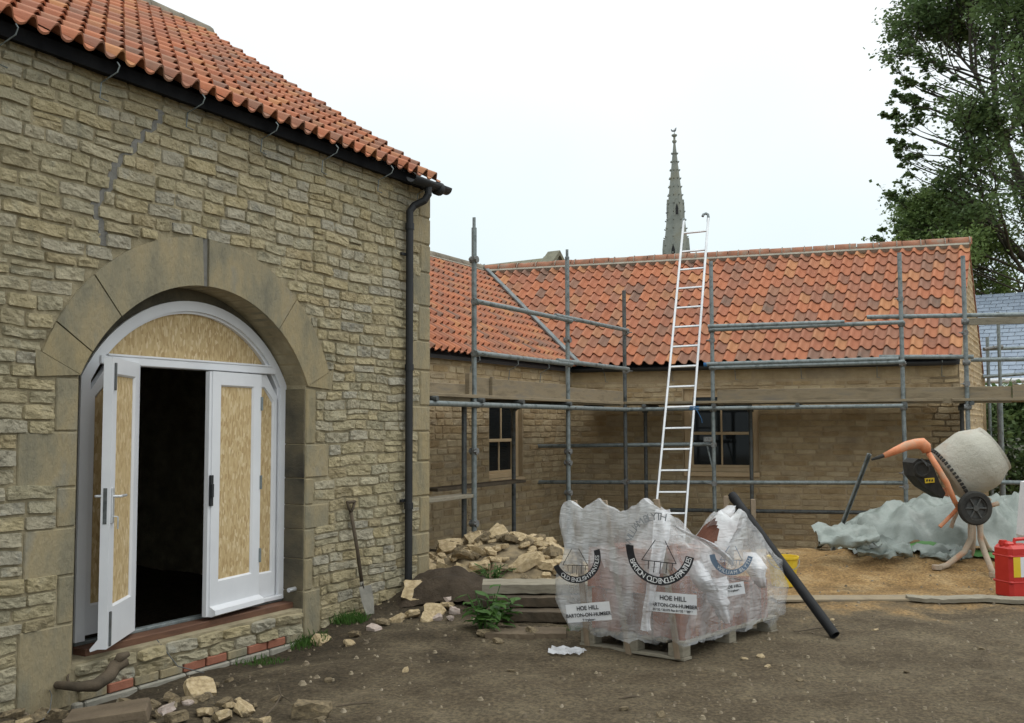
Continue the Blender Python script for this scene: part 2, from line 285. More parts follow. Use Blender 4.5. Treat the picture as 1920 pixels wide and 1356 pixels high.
def groundmat():
    m=bpy.data.materials.new('site earth');m.use_nodes=True;t=m.node_tree;b=t.nodes['Principled BSDF'];b.inputs['Roughness'].default_value=.96;b.inputs['Specular IOR Level'].default_value=.15
    tc=t.nodes.new('ShaderNodeTexCoord')
    def noise(s,d=8,rg=.65,stretch=None):
        n=t.nodes.new('ShaderNodeTexNoise');n.inputs['Scale'].default_value=s;n.inputs['Detail'].default_value=d;n.inputs['Roughness'].default_value=rg
        if stretch:
            mp=t.nodes.new('ShaderNodeMapping');mp.inputs['Scale'].default_value=stretch;t.links.new(tc.outputs['Object'],mp.inputs[0]);t.links.new(mp.outputs[0],n.inputs['Vector'])
        else: t.links.new(tc.outputs['Object'],n.inputs['Vector'])
        return n
    def ramp(src,cols):
        c=t.nodes.new('ShaderNodeValToRGB');e=c.color_ramp.elements
        e[0].position,e[0].color=cols[0][0],(*cols[0][1],1);e[1].position,e[1].color=cols[-1][0],(*cols[-1][1],1)
        for p,q in cols[1:-1]:
            z=e.new(p);z.color=(*q,1)
        t.links.new(src,c.inputs[0]);return c
    n1_=noise(1.6);earth=ramp(n1_.outputs['Fac'],[(.3,(.075,.058,.038)),(.46,(.128,.10,.066)),(.58,(.155,.124,.082)),(.72,(.225,.18,.12))])
    n2_=noise(2.6,9);sand=ramp(n2_.outputs['Fac'],[(.3,(.19,.115,.05)),(.5,(.33,.21,.095)),(.68,(.42,.30,.16))])
    sp=t.nodes.new('ShaderNodeSeparateXYZ');t.links.new(tc.outputs['Object'],sp.inputs[0])
    def mth(op,a,b_):
        q=t.nodes.new('ShaderNodeMath');q.operation=op
        for i,z in enumerate((a,b_)):
            if isinstance(z,(int,float)): q.inputs[i].default_value=z
            else: t.links.new(z,q.inputs[i])
        return q.outputs[0]
    def mr(v,a,b_,smooth=True):
        q=t.nodes.new('ShaderNodeMapRange');q.interpolation_type='SMOOTHSTEP' ;q.inputs[1].default_value=a;q.inputs[2].default_value=b_;t.links.new(v,q.inputs[0]);return q.outputs[0]
    wob=mth('MULTIPLY',mth('SUBTRACT',n1_.outputs['Fac'],.5),5.)
    fx=mr(mth('ADD',sp.outputs[0],wob),1.2,2.6);fy=mr(mth('ADD',sp.outputs[1],wob),8.7,10.2)
    fac=mth('MULTIPLY',fx,fy)
    mix=t.nodes.new('ShaderNodeMixRGB');t.links.new(fac,mix.inputs[0]);t.links.new(earth.outputs[0],mix.inputs[1]);t.links.new(sand.outputs[0],mix.inputs[2])
    # pale crushed stone dust band and dark dug earth near the barn
    dk=mr(mth('SUBTRACT',mth('ADD',mth('MULTIPLY',sp.outputs[0],.873),wob),mth('MULTIPLY',sp.outputs[1],.488)),-3.2,-5.6)
    mix2=t.nodes.new('ShaderNodeMixRGB');mix2.inputs[2].default_value=(.05,.04,.028,1);t.links.new(mth('MULTIPLY',dk,.75),mix2.inputs[0]);t.links.new(mix.outputs[0],mix2.inputs[1])
    n3_=noise(38,6,.7);sc=ramp(n3_.outputs['Fac'],[(.36,(.55,.55,.55)),(.5,(1,1,1)),(.66,(1.7,1.65,1.5))])
    mu=t.nodes.new('ShaderNodeMixRGB');mu.blend_type='MULTIPLY';mu.inputs[0].default_value=.85;t.links.new(mix2.outputs[0],mu.inputs[1]);t.links.new(sc.outputs[0],mu.inputs[2])
    t.links.new(mu.outputs[0],b.inputs['Base Color'])
    n4=noise(14,10,.75);bp=t.nodes.new('ShaderNodeBump');bp.inputs['Strength'].default_value=.9;bp.inputs['Distance'].default_value=.06;t.links.new(n4.outputs['Fac'],bp.inputs['Height'])
    t.links.new(bp.outputs[0],b.inputs['Normal']);return m
part(gm,'ground',groundmat(),smooth=True,kind='structure',recalc=False)
# ------------------------------------------------------------------ stone coursing
def stones(mb,P,s0,s1,z0,z1,forb,hh=(.07,.125),ww=(.13,.33),rel=.03,seed=1,gap=.008,mask=None,bend=.012,nu=6,nv=4):
    rg=random.Random(seed);z=z0
    while z<z1:
        h=rg.uniform(*hh)
        if z+h>z1-.03: h=z1-z
        ivs=[(s0,s1)]
        for q in forb(z,z+h):
            new=[]
            for a,b in ivs:
                if q[1]<=a or q[0]>=b: new.append((a,b))
                else:
                    if q[0]>a: new.append((a,q[0]))
                    if q[1]<b: new.append((q[1],b))
            ivs=new
        for a,b in ivs:
            x=a
            while x<b-.02:
                wd=rg.uniform(*ww)*(.8+.4*h/hh[1])
                if b-(x+wd)<ww[0]*.6: wd=b-x
                x2=x+wd
                sub=[(z,z+h)]
                if h>hh[0]*1.45 and rg.random()<.12: 
                    k=z+h*rg.uniform(.4,.6);sub=[(z,k),(k,z+h)]
                for (q0,q1) in sub:
                    g=gap*rg.uniform(.6,1.6);cx,cz=(x+x2)/2,(q0+q1)/2;hw,hz=(x2-x)/2-g,(q1-q0)/2-g
                    if hw<.015 or hz<.012: continue
                    if mask and not mask(cx,cz): continue
                    R_=rel*rg.uniform(.45,1.15);uv=(rg.randint(0,400)+.5,rg.randint(0,400)+.5);vs=[];tilt=rg.uniform(-.3,.3);sx=rg.uniform(-.25,.25)
                    for j in range(nv+1):
                        for i in range(nu+1):
                            u=-1+2*i/nu;v=-1+2*j/nv
                            e=max(abs(u)**3,abs(v)**3)
                            cu=u*(1-.07*v**4*abs(u)**3);cv=v*(1-.16*abs(u)**5)
                            S=cx+cu*hw;Q=cz+cv*hz+bend*N3(cx+u*hw,cz,seed,2.2)
                            S+=.006*N3(S*9,Q*9,seed);Q+=.010*N3(S*7,Q*7,seed+5)
                            edge=(i in(0,nu)) or (j in(0,nv))
                            o=-.004 if edge else R_*(.85+.15*(1-e))*(1+tilt*v+sx*u)+rel*(.6*N3(S*13,Q*13,seed+9)+.6*N3(S*41,Q*41,seed+3))
                            if edge:
                                pass
                            else:
                                # pull inner ring near the edge for a pillow profile
                                if i==1: S-=hw*1.45/nu
                                if i==nu-1: S+=hw*1.45/nu
                                if j==1: Q-=hz*1.25/nv
                                if j==nv-1: Q+=hz*1.25/nv
                            vs.append(P(S,Q,o))
                    n=nu+1
                    mb.add(vs,[(j*n+i,j*n+i+1,(j+1)*n+i+1,(j+1)*n+i) for j in range(nv) for i in range(nu)],uv)
                x=x2
        z+=h
# ------------------------------------------------------------------ pantile roof
PROF=[(0,.0),(.10,-.012),(.22,-.017),(.36,-.012),(.48,.0),(.58,.018),(.68,.036),(.78,.043),(.88,.036),(.95,.018),(1.0,.002)]
def pantiles(mb,org,ud,vd,n,w,L,nu,nv,clip=None,u0=0.,seed=0,amp=1.15,lip=1.75):
    """org: eave start; ud unit along eave; vd unit up the slope; n normal; w cover width; L gauge"""
    rg=random.Random(seed)
    for r in range(nv):
        for c in range(nu):
            if clip and not clip(org+ud*((c+.5)*w)+vd*((r+.5)*L)): continue
            jit=rg.uniform(-.004,.004);lift=rg.uniform(-.003,.004);vs=[];uv=(c+seed*100+.5,r+.5)
            for k,(vv,off,am) in enumerate(((-.012+jit,.009,lip),(-.012+jit,.025,lip),(L*1.03,.0,1.))):
                for (x,hh) in PROF:
                    vs.append(org+ud*(c*w+x*w)+vd*(r*L+vv)+n*(hh*amp*(am if hh>0 else 1.)+off+lift))
            m=len(PROF)
            mb.add(vs,[(k*m+i,k*m+i+1,(k+1)*m+i+1,(k+1)*m+i) for k in range(2) for i in range(m-1)],uv)
def ridge(mb,a,b,r,L=.42,n=8):
    a=np.array(a);b=np.array(b);T=np.linalg.norm(b-a);d=(b-a)/T;k=max(1,int(round(T/L)));side=nrm(np.cross(d,UPV));up=np.cross(side,d)
    for i in range(k):
        p=a+d*(T*i/k+.006);q=a+d*(T*(i+1)/k-.006);vs=[];dz=ru(-.006,.006)
        for (e,ro) in ((p,0),(q,0)):
            for rr_ in(r,r-.02):
                for j in range(n+1):
                    t=math.pi*(-.08+1.16*j/n);vs.append(e+side*(rr_*math.cos(t))+up*(rr_*math.sin(t)+dz))
        m=n+1
        fs=[(j,j+1,2*m+j+1,2*m+j) for j in range(n)]+[(m+j,m+j+1,3*m+j+1,3*m+j) for j in range(n)]+[(j,j+1,m+j+1,m+j) for j in range(n)]+[(2*m+j,2*m+j+1,3*m+j+1,3*m+j) for j in range(n)]
        mb.add(vs,fs)
# ------------------------------------------------------------------ STONE BARN
barn=thing('stone_barn','tall coursed stone barn with orange pantile roof and wide arched doorway filling the left side','barn',B(4.5,0,-3))
AC,AZ,AR=2.91,1.48,1.199       # inner arch circle
OC,OZ,OR_=2.915,1.564,1.466    # outer edge of arch stones
SPR=1.98
def arcpts(c,z,r,s_a,s_b,n,zmin=None):
    a0=math.acos(max(-1,min(1,(s_a-c)/r)));a1=math.acos(max(-1,min(1,(s_b-c)/r)))
    return [(c+r*math.cos(a0+(a1-a0)*i/n),z+r*math.sin(a0+(a1-a0)*i/n)) for i in range(n+1)]
JL,JR=4.0,1.824
inner=arcpts(AC,AZ,AR,JL,JR,28)
WT,WL_=4.06,9.6
hole=[(JL,.16)]+inner+[(JR,.16)]
poly=[(WL_,-.5),(WL_,WT),(0,WT),(0,-.5),(JR,-.5)]+hole[::-1]+[(JL,-.5)]
wm=MB();n_=len(poly)
vs=[B(s,z,0) for s,z in poly]+[B(s,z,-.5) for s,z in poly]
wm.add(vs,[tuple(range(n_)),tuple(range(2*n_-1,n_-1,-1))]+[(i,(i+1)%n_,n_+(i+1)%n_,n_+i) for i in range(n_)])
# plinth under the doorway
wm.box(B((JL+JR)/2,-.17,-.25),d1*(JL-JR)/2,n1*.245,UPV*.33)
# other walls
SPAN=6.04;RZ=6.12;EZ=4.02
wm.box(B(WL_/2,1.75,-SPAN-.25+.5),d1*WL_/2,n1*.25,UPV*2.25)
for s in(.25,WL_-.25):
    wm.prism([B(s+.25,-.5,-.5),B(s+.25,4.0,-.5),B(s+.25,5.85,-3.02),B(s+.25,4.0,-5.5),B(s+.25,-.5,-5.5)],d1*.5)
wall=part(wm,'wall',mortar,barn)
def ob(z):  # outer boundary of arch stones at height
    if z<OZ or z>OZ+OR_: return None
    h=math.sqrt(OR_**2-(z-OZ)**2);return (OC-h,OC+h)
quR=random.Random(4)
QL=[];z=-.1
while z<1.95:           # left jamb blocks
    h=quR.uniform(.16,.40)
    if 1.95-(z+h)<.12: h=1.95-z
    QL.append((z,z+h,quR.choice([.12,.36,.30,.14])));z+=h
QR=[];z=-.1
while z<1.95:
    h=quR.uniform(.18,.42)
    if 1.95-(z+h)<.12: h=1.95-z
    QR.append((z,z+h,quR.choice([.10,.30,.12,.28])));z+=h
QL=[(-.1,.42,.38),(.42,.72,.12),(.72,1.02,.36),(1.02,1.27,.14),(1.27,1.62,.42),(1.62,1.96,.17)]
QR=[(-.1,.30,.2),(.30,.56,.10),(.56,.80,.12),(.80,1.0,.30),(1.0,1.22,.10),(1.22,1.5,.29),(1.5,1.96,.12)]
CQ=[];z=-.1;k=0
while z<3.98:
    h=quR.uniform(.2,.36)
    if 3.98-(z+h)<.15: h=3.98-z
    CQ.append((z,z+h,[.34,.20,.30,.17][k%4]));z+=h;k+=1
def forb(z0,z1):
    zm=(z0+z1)/2;r=[]
    if zm<.17: r.append((JR,JL))
    for (a,b,wd) in QL:
        if a<=zm<b: r.append((JL-.05,JL+wd+.004))
    for (a,b,wd) in QR:
        if a<=zm<b: r.append((JR-wd-.004,JR+.05))
    for (a,b,wd) in CQ:
        if a<=zm<b: r.append((-1,wd+.004))
    if zm>1.95:
        o=ob(z0+.015) if ob(z0+.015) else ob(zm)
        if o: r.append((o[0]-.005,o[1]+.005))
    elif .17<=zm: r.append((JR,JL))
    return r
crackc=[(3.98,3.36),(3.82,3.40),(3.58,3.6),(3.42,3.72),(3.2,3.86),(3.0,3.876),(2.84,3.85)] # (z,s)
def crack_s(z):
    q=crack_s0(z)
    return None if q is None else q+.07*N3(z*6,1)+.02*N3(z*21,2)
def crack_s0(z):
    for (za,sa),(zb,sb) in zip(crackc,crackc[1:]):
        if zb<=z<=za: return sb+(sa-sb)*(z-zb)/(za-zb)
    return None
def cmask(s,z):
    q=crack_s(z);return True
def forb_b(z0,z1):
    r=forb(z0,z1);q=crack_s((z0+z1)/2)
    if q: hw_=.012+.008*N3(z0*31,8);r.append((q-hw_,q+hw_))
    return r
sm=MB();stones(sm,B,0,WL_,-.12,3.99,forb_b,hh=(.066,.112),ww=(.12,.30),rel=.020,seed=11,bend=.02,gap=.005,nu=9,nv=6)
part(sm,'wall_stones',barnstone,barn,smooth=False)
qm=MB()
def qblock(mb,s0,s1,z0,z1,o=.012,dep=.05,uv=None,wrapc=False):
    g=.004;mb.bevbox(B((s0+s1)/2,(z0+z1)/2,(o-dep)/2),d1*((s1-s0)/2-g),n1*((o+dep)/2),UPV*((z1-z0)/2-g),.008,uv or (random.randint(0,99)+.5,.5))
for a,b,wd in QL: qblock(qm,JL,JL+wd,a,b)
for a,b,wd in QR: qblock(qm,JR-wd,JR,a,b)
# reveal blocks on the right jamb
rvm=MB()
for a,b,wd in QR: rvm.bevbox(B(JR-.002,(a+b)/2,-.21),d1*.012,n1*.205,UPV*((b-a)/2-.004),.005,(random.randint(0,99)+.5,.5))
for a,b,wd in CQ: qm.bevbox(B(wd/2-.004,(a+b)/2,-.245),d1*(wd/2),n1*.26,UPV*((b-a)/2-.005),.012,(random.randint(0,99)+.5,.5))
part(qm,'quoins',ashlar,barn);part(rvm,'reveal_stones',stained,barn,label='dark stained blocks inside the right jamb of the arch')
# voussoirs
def wedge(mb,t0,t1,off=.02,n=10):
    # angles (rad) measured from +s axis; inner on AR circle, outer on OR circle, both end near the springing
    pin=[];pout=[]
    for i in range(n+1):
        t=t0+(t1-t0)*i/n;pin.append((AC+AR*math.cos(t),AZ+AR*math.sin(t)))
        # outer radial intersect
        dx,dz=math.cos(t),math.sin(t);ox,oz=AC-OC,AZ-OZ;b_=dx*ox+dz*oz;c_=ox*ox+oz*oz-OR_**2;k=-b_+math.sqrt(b_*b_-c_);pout.append((AC+dx*k,AZ+dz*k))
    pp=pin+pout[::-1]
    mb.prism([B(s,z,off) for s,z in pp],-n1*(off+.47),(random.randint(0,99)+.5,.5))
vm=MB();ta=math.asin((SPR-AZ)/AR)
jo=[ta,math.radians(33),math.radians(49),math.radians(87),math.radians(89.2),math.radians(128),math.pi-ta]
for i,(a,b) in enumerate(zip(jo,jo[1:])):
    if i==3: continue
    wedge(vm,a+.003,b-.003,.018+.003*(i%3))
# footing wedges that bring the arch stones out to the flat springing line
for sgn in(-1,1):
    c=AC+sgn*AR*math.cos(ta);pin=(c,SPR);to=ta
    dx,dz=math.cos(ta)*sgn,math.sin(ta);k=.36
    e=(AC+dx*(AR+k),AZ+dz*(AR+k));w_=(c+sgn*.31,SPR-.02)
    vm.prism([B(*pin,.02),B(*e,.02),B(*w_,.02)][::sgn],-n1*.4,(31.5,.5))
part(vm,'arch_stones',ashlar,barn)
km=MB();wedge(km,math.radians(87.1),math.radians(89.1),.006,3);part(km,'keystone_joint',cement,barn,label='dark grey cement filled joint at the crown of the arch')
# soffit ring between stone arch and frame + cement crack repair
cm=MB()
pts=[(3.36,4.0)]+[(s,z) for z,s in crackc][0:]
for (za,sa),(zb,sb) in zip(crackc,crackc[1:]):
    k=6
    for i in range(k):
        z_a=za+(zb-za)*i/k;z_b=za+(zb-za)*(i+1)/k;s_a=crack_s(z_a) or sa;s_b=crack_s(z_b) or sb;h=.036
        if z_a<3.9: cm.prism([B(s_a-h,z_a,.006),B(s_a+h,z_a,.006),B(s_b+h,z_b,.006),B(s_b-h,z_b,.006)],-n1*.03)
part(cm,'crack_repair',cement,barn,label='grey cement line filling a stepped crack above the arch')
# ring behind
FC,FZ,FR=2.82,1.462,1.128;FO=-.22
FL,FRR=3.82,1.82
fi=arcpts(FC,FZ,FR,FL,FRR,28)
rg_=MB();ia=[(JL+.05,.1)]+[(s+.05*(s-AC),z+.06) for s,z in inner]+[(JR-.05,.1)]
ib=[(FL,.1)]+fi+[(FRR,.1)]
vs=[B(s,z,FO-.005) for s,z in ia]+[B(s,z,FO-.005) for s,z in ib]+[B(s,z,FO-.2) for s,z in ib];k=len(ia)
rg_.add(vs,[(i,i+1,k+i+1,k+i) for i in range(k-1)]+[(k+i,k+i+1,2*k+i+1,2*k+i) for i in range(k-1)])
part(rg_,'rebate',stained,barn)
# frame
FW=.075
def framebar(mb,pts_out,pts_in,o0,o1):
    k=len(pts_out)
    vs=[B(*p,o1) for p in pts_out]+[B(*p,o1) for p in pts_in]+[B(*p,o0) for p in pts_out]+[B(*p,o0) for p in pts_in]
    fs=[]
    for i in range(k-1):
        fs+=[(i,i+1,k+i+1,k+i),(k+i,k+i+1,3*k+i+1,3*k+i),(i,i+1,2*k+i+1,2*k+i),(2*k+i,2*k+i+1,3*k+i+1,3*k+i)]
    mb.add(vs,fs)
df=thing('x','','',(0,0,0));bpy.data.objects.remove(df)
fr=MB();ZB=.235
outer=[(FL,ZB)]+fi+[(FRR,ZB)]
inn=[(FL-FW,ZB)]+arcpts(FC,FZ,FR-FW,FL-FW,FRR+FW,28)+[(FRR+FW,ZB)]
framebar(fr,outer,inn,FO-.09,FO+.012)
inn2=[(FL-FW-.018,ZB)]+arcpts(FC,FZ,FR-FW-.018,FL-FW-.018,FRR+FW+.018,28)+[(FRR+FW+.018,ZB)]
framebar(fr,inn,inn2,FO-.09,FO-.012)
TZ=2.105   # transom
fr.bevbox(B(FC,TZ,FO-.03),d1*(.86),n1*.055,UPV*.03,.006)
fr.bevbox(B(FC,TZ+.036,FO-.005),d1*(.80),n1*.035,UPV*.008,.003)
MR,ML=2.165,3.365   # mullions beside the door pair
for s in(ML+.01,): fr.bevbox(B(s,(ZB+TZ)/2-.0,FO-.04),d1*.03,n1*.05,UPV*((TZ-ZB)/2-.03),.005)
frame=part(fr,'door_frame',white,barn)
# fanlight board
fb=MB();a_=arcpts(FC,FZ,FR-FW-.01,FC+math.sqrt((FR-FW-.01)**2-(TZ-FZ)**2),FC-math.sqrt((FR-FW-.01)**2-(TZ-FZ)**2),24)
fb.prism([B(s,z,FO-.045) for s,z in a_],-n1*.012);part(fb,'fanlight_board',osb,barn)
def leaf(name,P,Wd,z0,z1,parent,stile=.095,top=.10,bot=.22,clip=None,th=.045,weather=False):
    """P(x,z,o): local leaf coords; x 0..Wd, o outwards. Built as frame polygon with optional clipped corner, board panel behind"""
    mb=MB()
    if clip:
        O=[(0,z0),(Wd,z0),(Wd,z1-clip[1]),(Wd-clip[0],z1),(0,z1)]
        I=[(stile,z0+bot),(Wd-stile*.9,z0+bot),(Wd-stile*.9,z1-clip[1]-top*.15),(Wd-clip[0]-.02,z1-top),(stile,z1-top)]
    else:
        O=[(0,z0),(Wd,z0),(Wd,z1),(0,z1)];I=[(stile,z0+bot),(Wd-stile,z0+bot),(Wd-stile,z1-top),(stile,z1-top)]
    k=len(O)
    def ring(A,Bp,oa,ob_):
        vs=[P(x,z,oa) for x,z in A]+[P(x,z,ob_) for x,z in Bp];mb.add(vs,[(i,(i+1)%k,k+(i+1)%k,k+i) for i in range(k)])
    cx=sum(p[0] for p in I)/k;cz=sum(p[1] for p in I)/k
    I2=[(x+(cx-x)*.012/max(.05,abs(cx-x)) if abs(x-cx)>.012 else x, z+(cz-z)*.012/max(.05,abs(cz-z))) for x,z in I]
    ring(O,I,0,0);ring(I,I2,0,-.014);ring(I2,I2,-.014,-th+.014);ring(I2,I,-th+.014,-th);ring(I,O,-th,-th);ring(O,O,-th,0)
    if weather:
        mb.prism([P(0,z0+.075,0),P(0,z0+.05,.05),P(0,z0+.015,.055),P(0,z0,.02),P(0,z0,0)],np.array(P(Wd,z0,0))-np.array(P(0,z0,0)))
    o=part(mb,name,white,parent)
    bm_=MB();vs=[P(x,z,-.018) for x,z in I2]+[P(x,z,-.028) for x,z in I2];bm_.add(vs,[tuple(range(k)),tuple(range(2*k-1,k-1,-1))])
    part(bm_,'board_panel',osb,o);return o
# right fixed side light
def Pr(x,z,o): return B(MR-.012-x,z,FO-.012+o)
sr=leaf('side_panel',Pr,MR-.012-(FRR+FW+.0),ZB+.03,TZ-.035,barn,stile=.055,top=.10,bot=.19,clip=(.145,.20))
fillet=MB();fillet.bevbox(B((FRR+MR)/2,ZB+.012,FO+.0),d1*.145,n1*.03,UPV*.016,.004);part(fillet,'door_sill_strip',white,barn)
# left fixed side light (mostly behind open leaf)
def Pl(x,z,o): return B(ML+.045+x,z,FO-.012+o)
leaf('side_panel',Pl,FL-FW-ML-.045,ZB+.03,TZ-.035,barn,stile=.06,top=.10,bot=.19,clip=(.145,.20))
# right leaf, ajar
LW=.60
hR=B(MR-.005,0,FO+.0);th_=math.radians(7)
dR=-(-d1)*0+nrm(-d1*math.cos(th_)+n1*math.sin(th_));nR=nrm(n1*math.cos(th_)+d1*math.sin(th_))
def PR(x,z,o): return hR+dR*(LW-x)+nR*(o+.045)+UPV*z
lr=leaf('door',PR,LW,ZB+.0,TZ-.04,barn,weather=True,bot=.25)
ex=MB()   # rebated meeting stile in steps
ex.box(hR+dR*(LW+.014)+nR*.018+UPV*(ZB+TZ-.04)/2,dR*.014,nR*.018,UPV*((TZ-.04-ZB)/2-.004))
part(ex,'meeting_stile',white,lr)
hm=MB();hm.bevbox(hR+dR*(LW+.004)+nR*.047+UPV*1.17,dR*.016,nR*.01,UPV*.115,.003);hm.bevbox(hR+dR*(LW+.012)+nR*.06+UPV*1.17,dR*.012,nR*.012,UPV*.05,.003);part(hm,'lock_plate',black,lr)
for z in(.62,1.2,1.83):
    h_=MB();h_.bevbox(hR+nR*.05+UPV*z,dR*.009,nR*.007,UPV*.055,.002);h_.tube([hR+nR*.056+UPV*(z-.055),hR+nR*.056+UPV*(z+.055)],.006,8);part(h_,'hinge',galv,lr)
# left leaf, wide open, showing its inner face
hL=B(ML-.02,0,FO+.02);q_=Y(198,930,6.40);q_[2]=0
dL=nrm(q_-hL);LWL=.60;nL=nrm(np.cross(dL,UPV))
if np.dot(nL,-hL+V(0,0,0))<0: nL=-nL
def PL(x,z,o): return hL+dL*x+nL*o+UPV*z
ll=leaf('door',PL,LWL,ZB,TZ-.01,barn,bot=.25,stile=.10,th=.055)
ll['label']='left door leaf swung wide open showing its inner face'
e2=MB()
e2.bevbox(PL(LWL-.05,TZ-.13,.006),dL*.012,nL*.006,UPV*.09,.003);part(e2,'bolt',galvd,ll)
e2=MB();e2.bevbox(PL(LWL-.05,ZB+.12,.006),dL*.012,nL*.006,UPV*.11,.003);part(e2,'bolt',galvd,ll)
e2=MB();e2.bevbox(PL(LWL-.045,1.14,.006),dL*.016,nL*.006,UPV*.115,.003);e2.tube([PL(LWL-.045,1.2,.01),PL(LWL-.045,1.2,.05),PL(LWL-.05,1.2,.055),PL(LWL-.16,1.2,.055)],.009,8)
e2.tube([PL(LWL-.045,1.07,.008),PL(LWL-.045,1.07,.04)],.004,6);e2.tube([PL(LWL-.045,1.07,.04),PL(LWL-.045,1.04,.042),PL(LWL-.05,.99,.04)],.005,6);part(e2,'handle',alu,ll)
e2=MB();e2.tube([PL(LWL-.045,1.2,-.055),PL(LWL-.045,1.2,-.10),PL(LWL-.05,1.2,-.105),PL(LWL-.15,1.2,-.105)],.009,8);part(e2,'handle',alu,ll)
e2=MB();e2.bevbox(PL(LWL+.0015,1.14,-.028),dL*.002,nL*.012,UPV*.115,.001);part(e2,'lock_plate',galvd,ll)
e2=MB();e2.prism([PL(LWL*.0,ZB+.06,-.055),PL(0,ZB+.0,-.105),PL(0,ZB-.015,-.10),PL(0,ZB-.0,-.055)],dL*LWL);part(e2,'weather_bar',white,ll)
# timber sill, stone and brick courses below the door
t_=MB();t_.bevbox(B(2.82,ZB-.055,FO+.03),d1*1.0,n1*.09,UPV*.028,.006);t_.bevbox(B(2.82,ZB-.10,FO-.0),d1*1.0,n1*.07,UPV*.018,.004);part(t_,'timber_sill',oak,barn)
t_=MB();t_.bevbox(B(2.82,ZB-.015,FO-.03),d1*.99,n1*.03,UPV*.012,.004);part(t_,'threshold',galv,barn)
t_=MB();stones(t_,B,JR+.01,JL-.02,-.03,.155,lambda a,b:[],hh=(.085,.1),ww=(.18,.34),rel=.03,seed=61,gap=.007,nu=7,nv=5)
part(t_,'sill_stones',barnstone,barn)
s=JR+.02;t_=MB();t2=MB();k=0
while s<JL-.1:
    wd=.205;(t_ if k not in(0,3,6,7,9) else t2).bevbox(B(s+wd/2,-.05,-.028),d1*(wd/2-.005),n1*.055,UPV*.030,.006,(random.randint(0,99)+.5,.5));s+=wd+.006;k+=1
part(t_,'brick_course',brick,barn);part(t2,'course_stones',ashlar,barn)
t_=MB();s=JR
while s<JL:
    wd=min(.42,JL-s);t_.bevbox(B(s+wd/2,-.16,-.02),d1*(wd/2-.006),n1*.06,UPV*.075,.01);s+=wd
part(t_,'footing_blocks',conc,barn)
# overflow stub
t_=MB();t_.tube([B(JR-.02,.317,-.08),B(JR+.09,.315,-.08)],.018,10);part(t_,'waste_pipe',alu,barn,smooth=False)
# black interior room
# barn roof
vr=nrm(-n1*3.17+UPV*(RZ-EZ));nr=nrm(np.cross(vr,-d1));nr=nr if nr[2]>0 else -nr
eo=B(.09,EZ+.016,.17)
Ls=np.linalg.norm(-n1*3.17+UPV*(RZ-EZ));W_=.160;G_=Ls/16
rm=MB();pantiles(rm,eo,-d1,vr,nr,W_,G_,61,16,seed=3,lip=1.5,amp=1.)
roof=part(rm,'roof',tilem,barn,smooth=False)
u_=MB();a=B(.11,EZ-.01,.10);b=B(9.6,EZ-.01,.10);c=B(9.6,RZ-.06,-3.02);d=B(.11,RZ-.06,-3.02);e=B(.11,EZ-.15,-6.2);g=B(9.6,EZ-.15,-6.2)
th2=-UPV*.05
u_.prism([a,b,c,d],th2);part(u_,'roof_underlay',fasc,barn)
u_=MB();u_.prism([d,c,g,e],UPV*.07,(1.5,1.5));part(u_,'roof',tilem,barn)
rdm=MB();ridge(rdm,B(.10,RZ-.01,-3.02),B(9.6,RZ-.01,-3.02),.14,.45);part(rdm,'ridge_tiles',ridgegrey,roof,smooth=True)
# verge mortar strip
u_=MB();u_.prism([B(.095,EZ-.0,.12),B(.095,RZ-.03,-3.0),B(.095,RZ-.09,-3.0),B(.095,EZ-.08,.12)],-d1*.07);part(u_,'verge',mortg,barn)
# gutter
gu=MB();n=10;gz0=3.955;go=.215;ga,gb_=.01,.62
vs=[];
for s in(ga,gb_):
    for rr_ in(.062,.055):
        for j in range(n+1):
            t=math.pi*(1+j/n);vs.append(B(s,gz0+.03+rr_*math.sin(t),go+rr_*math.cos(t)))
m=n+1
gu.add(vs,[(j,j+1,2*m+j+1,2*m+j) for j in range(n)]+[(m+j,m+j+1,3*m+j+1,3*m+j) for j in range(n)]+[(j,j+1,m+j+1,m+j) for j in range(n)]+[(2*m+j,2*m+j+1,3*m+j+1,3*m+j) for j in range(n)]+[(0,m,3*m,2*m),(n,m+n,3*m+n,2*m+n)])
gu.tube([B(.20,gz0+.0,go),B(.14,gz0+.0,go)],.066,14)
part(gu,'gutter',black,barn,smooth=True)
u_=MB();u_.box(B(4.86,4.0,.085),d1*4.74,n1*.02,UPV*.045);u_.box(B(4.86,3.985,.04),d1*4.74,n1*.05,UPV*.008);part(u_,'fascia',fasc,barn)
for s in [.27,.9,1.685,2.418,3.176,3.91,4.63,5.4]:
    t_=MB();t_.tube([B(s,4.02,go-.03),B(s,3.99,go-.005),B(s+.005,3.95,go-.02),B(s+.02,3.92,go-.08),B(s+.02,3.90,.06),B(s+.02,3.80,.05),B(s-.05,3.795,.045)],.0045,6);part(t_,'gutter_bracket',galv,barn)
dp=MB();px_=.445
dp.tube([B(.34,gz0-.02,go),B(.34,gz0-.09,go),B(.36,gz0-.15,go-.03),B(.41,gz0-.20,.10),B(px_,gz0-.26,.075),B(px_,gz0-.4,.075),B(px_,.03,.075)],.036,14)
for z in(3.55,2.2,.9): dp.tube([B(px_,z-.03,.075),B(px_,z+.03,.075)],.043,14)
dp.box(B(px_+.02,3.28,.04),d1*.07,n1*.012,UPV*.012);dp.box(B(px_+.02,.95,.04),d1*.06,n1*.012,UPV*.012)
part(dp,'downpipe',black,barn,smooth=False)
# ------------------------------------------------------------------ L-SHAPED WING
E1=V(-.84,13.2,0);EH=2.63;RH=4.67
def W1(t,z,o=0.): q=E1+d1*t+n1*(o-.15);return V(q[0],q[1],z)      # wing wall parallel to barn; o out
E2=V(-1.46,17.4,0)
tj=None
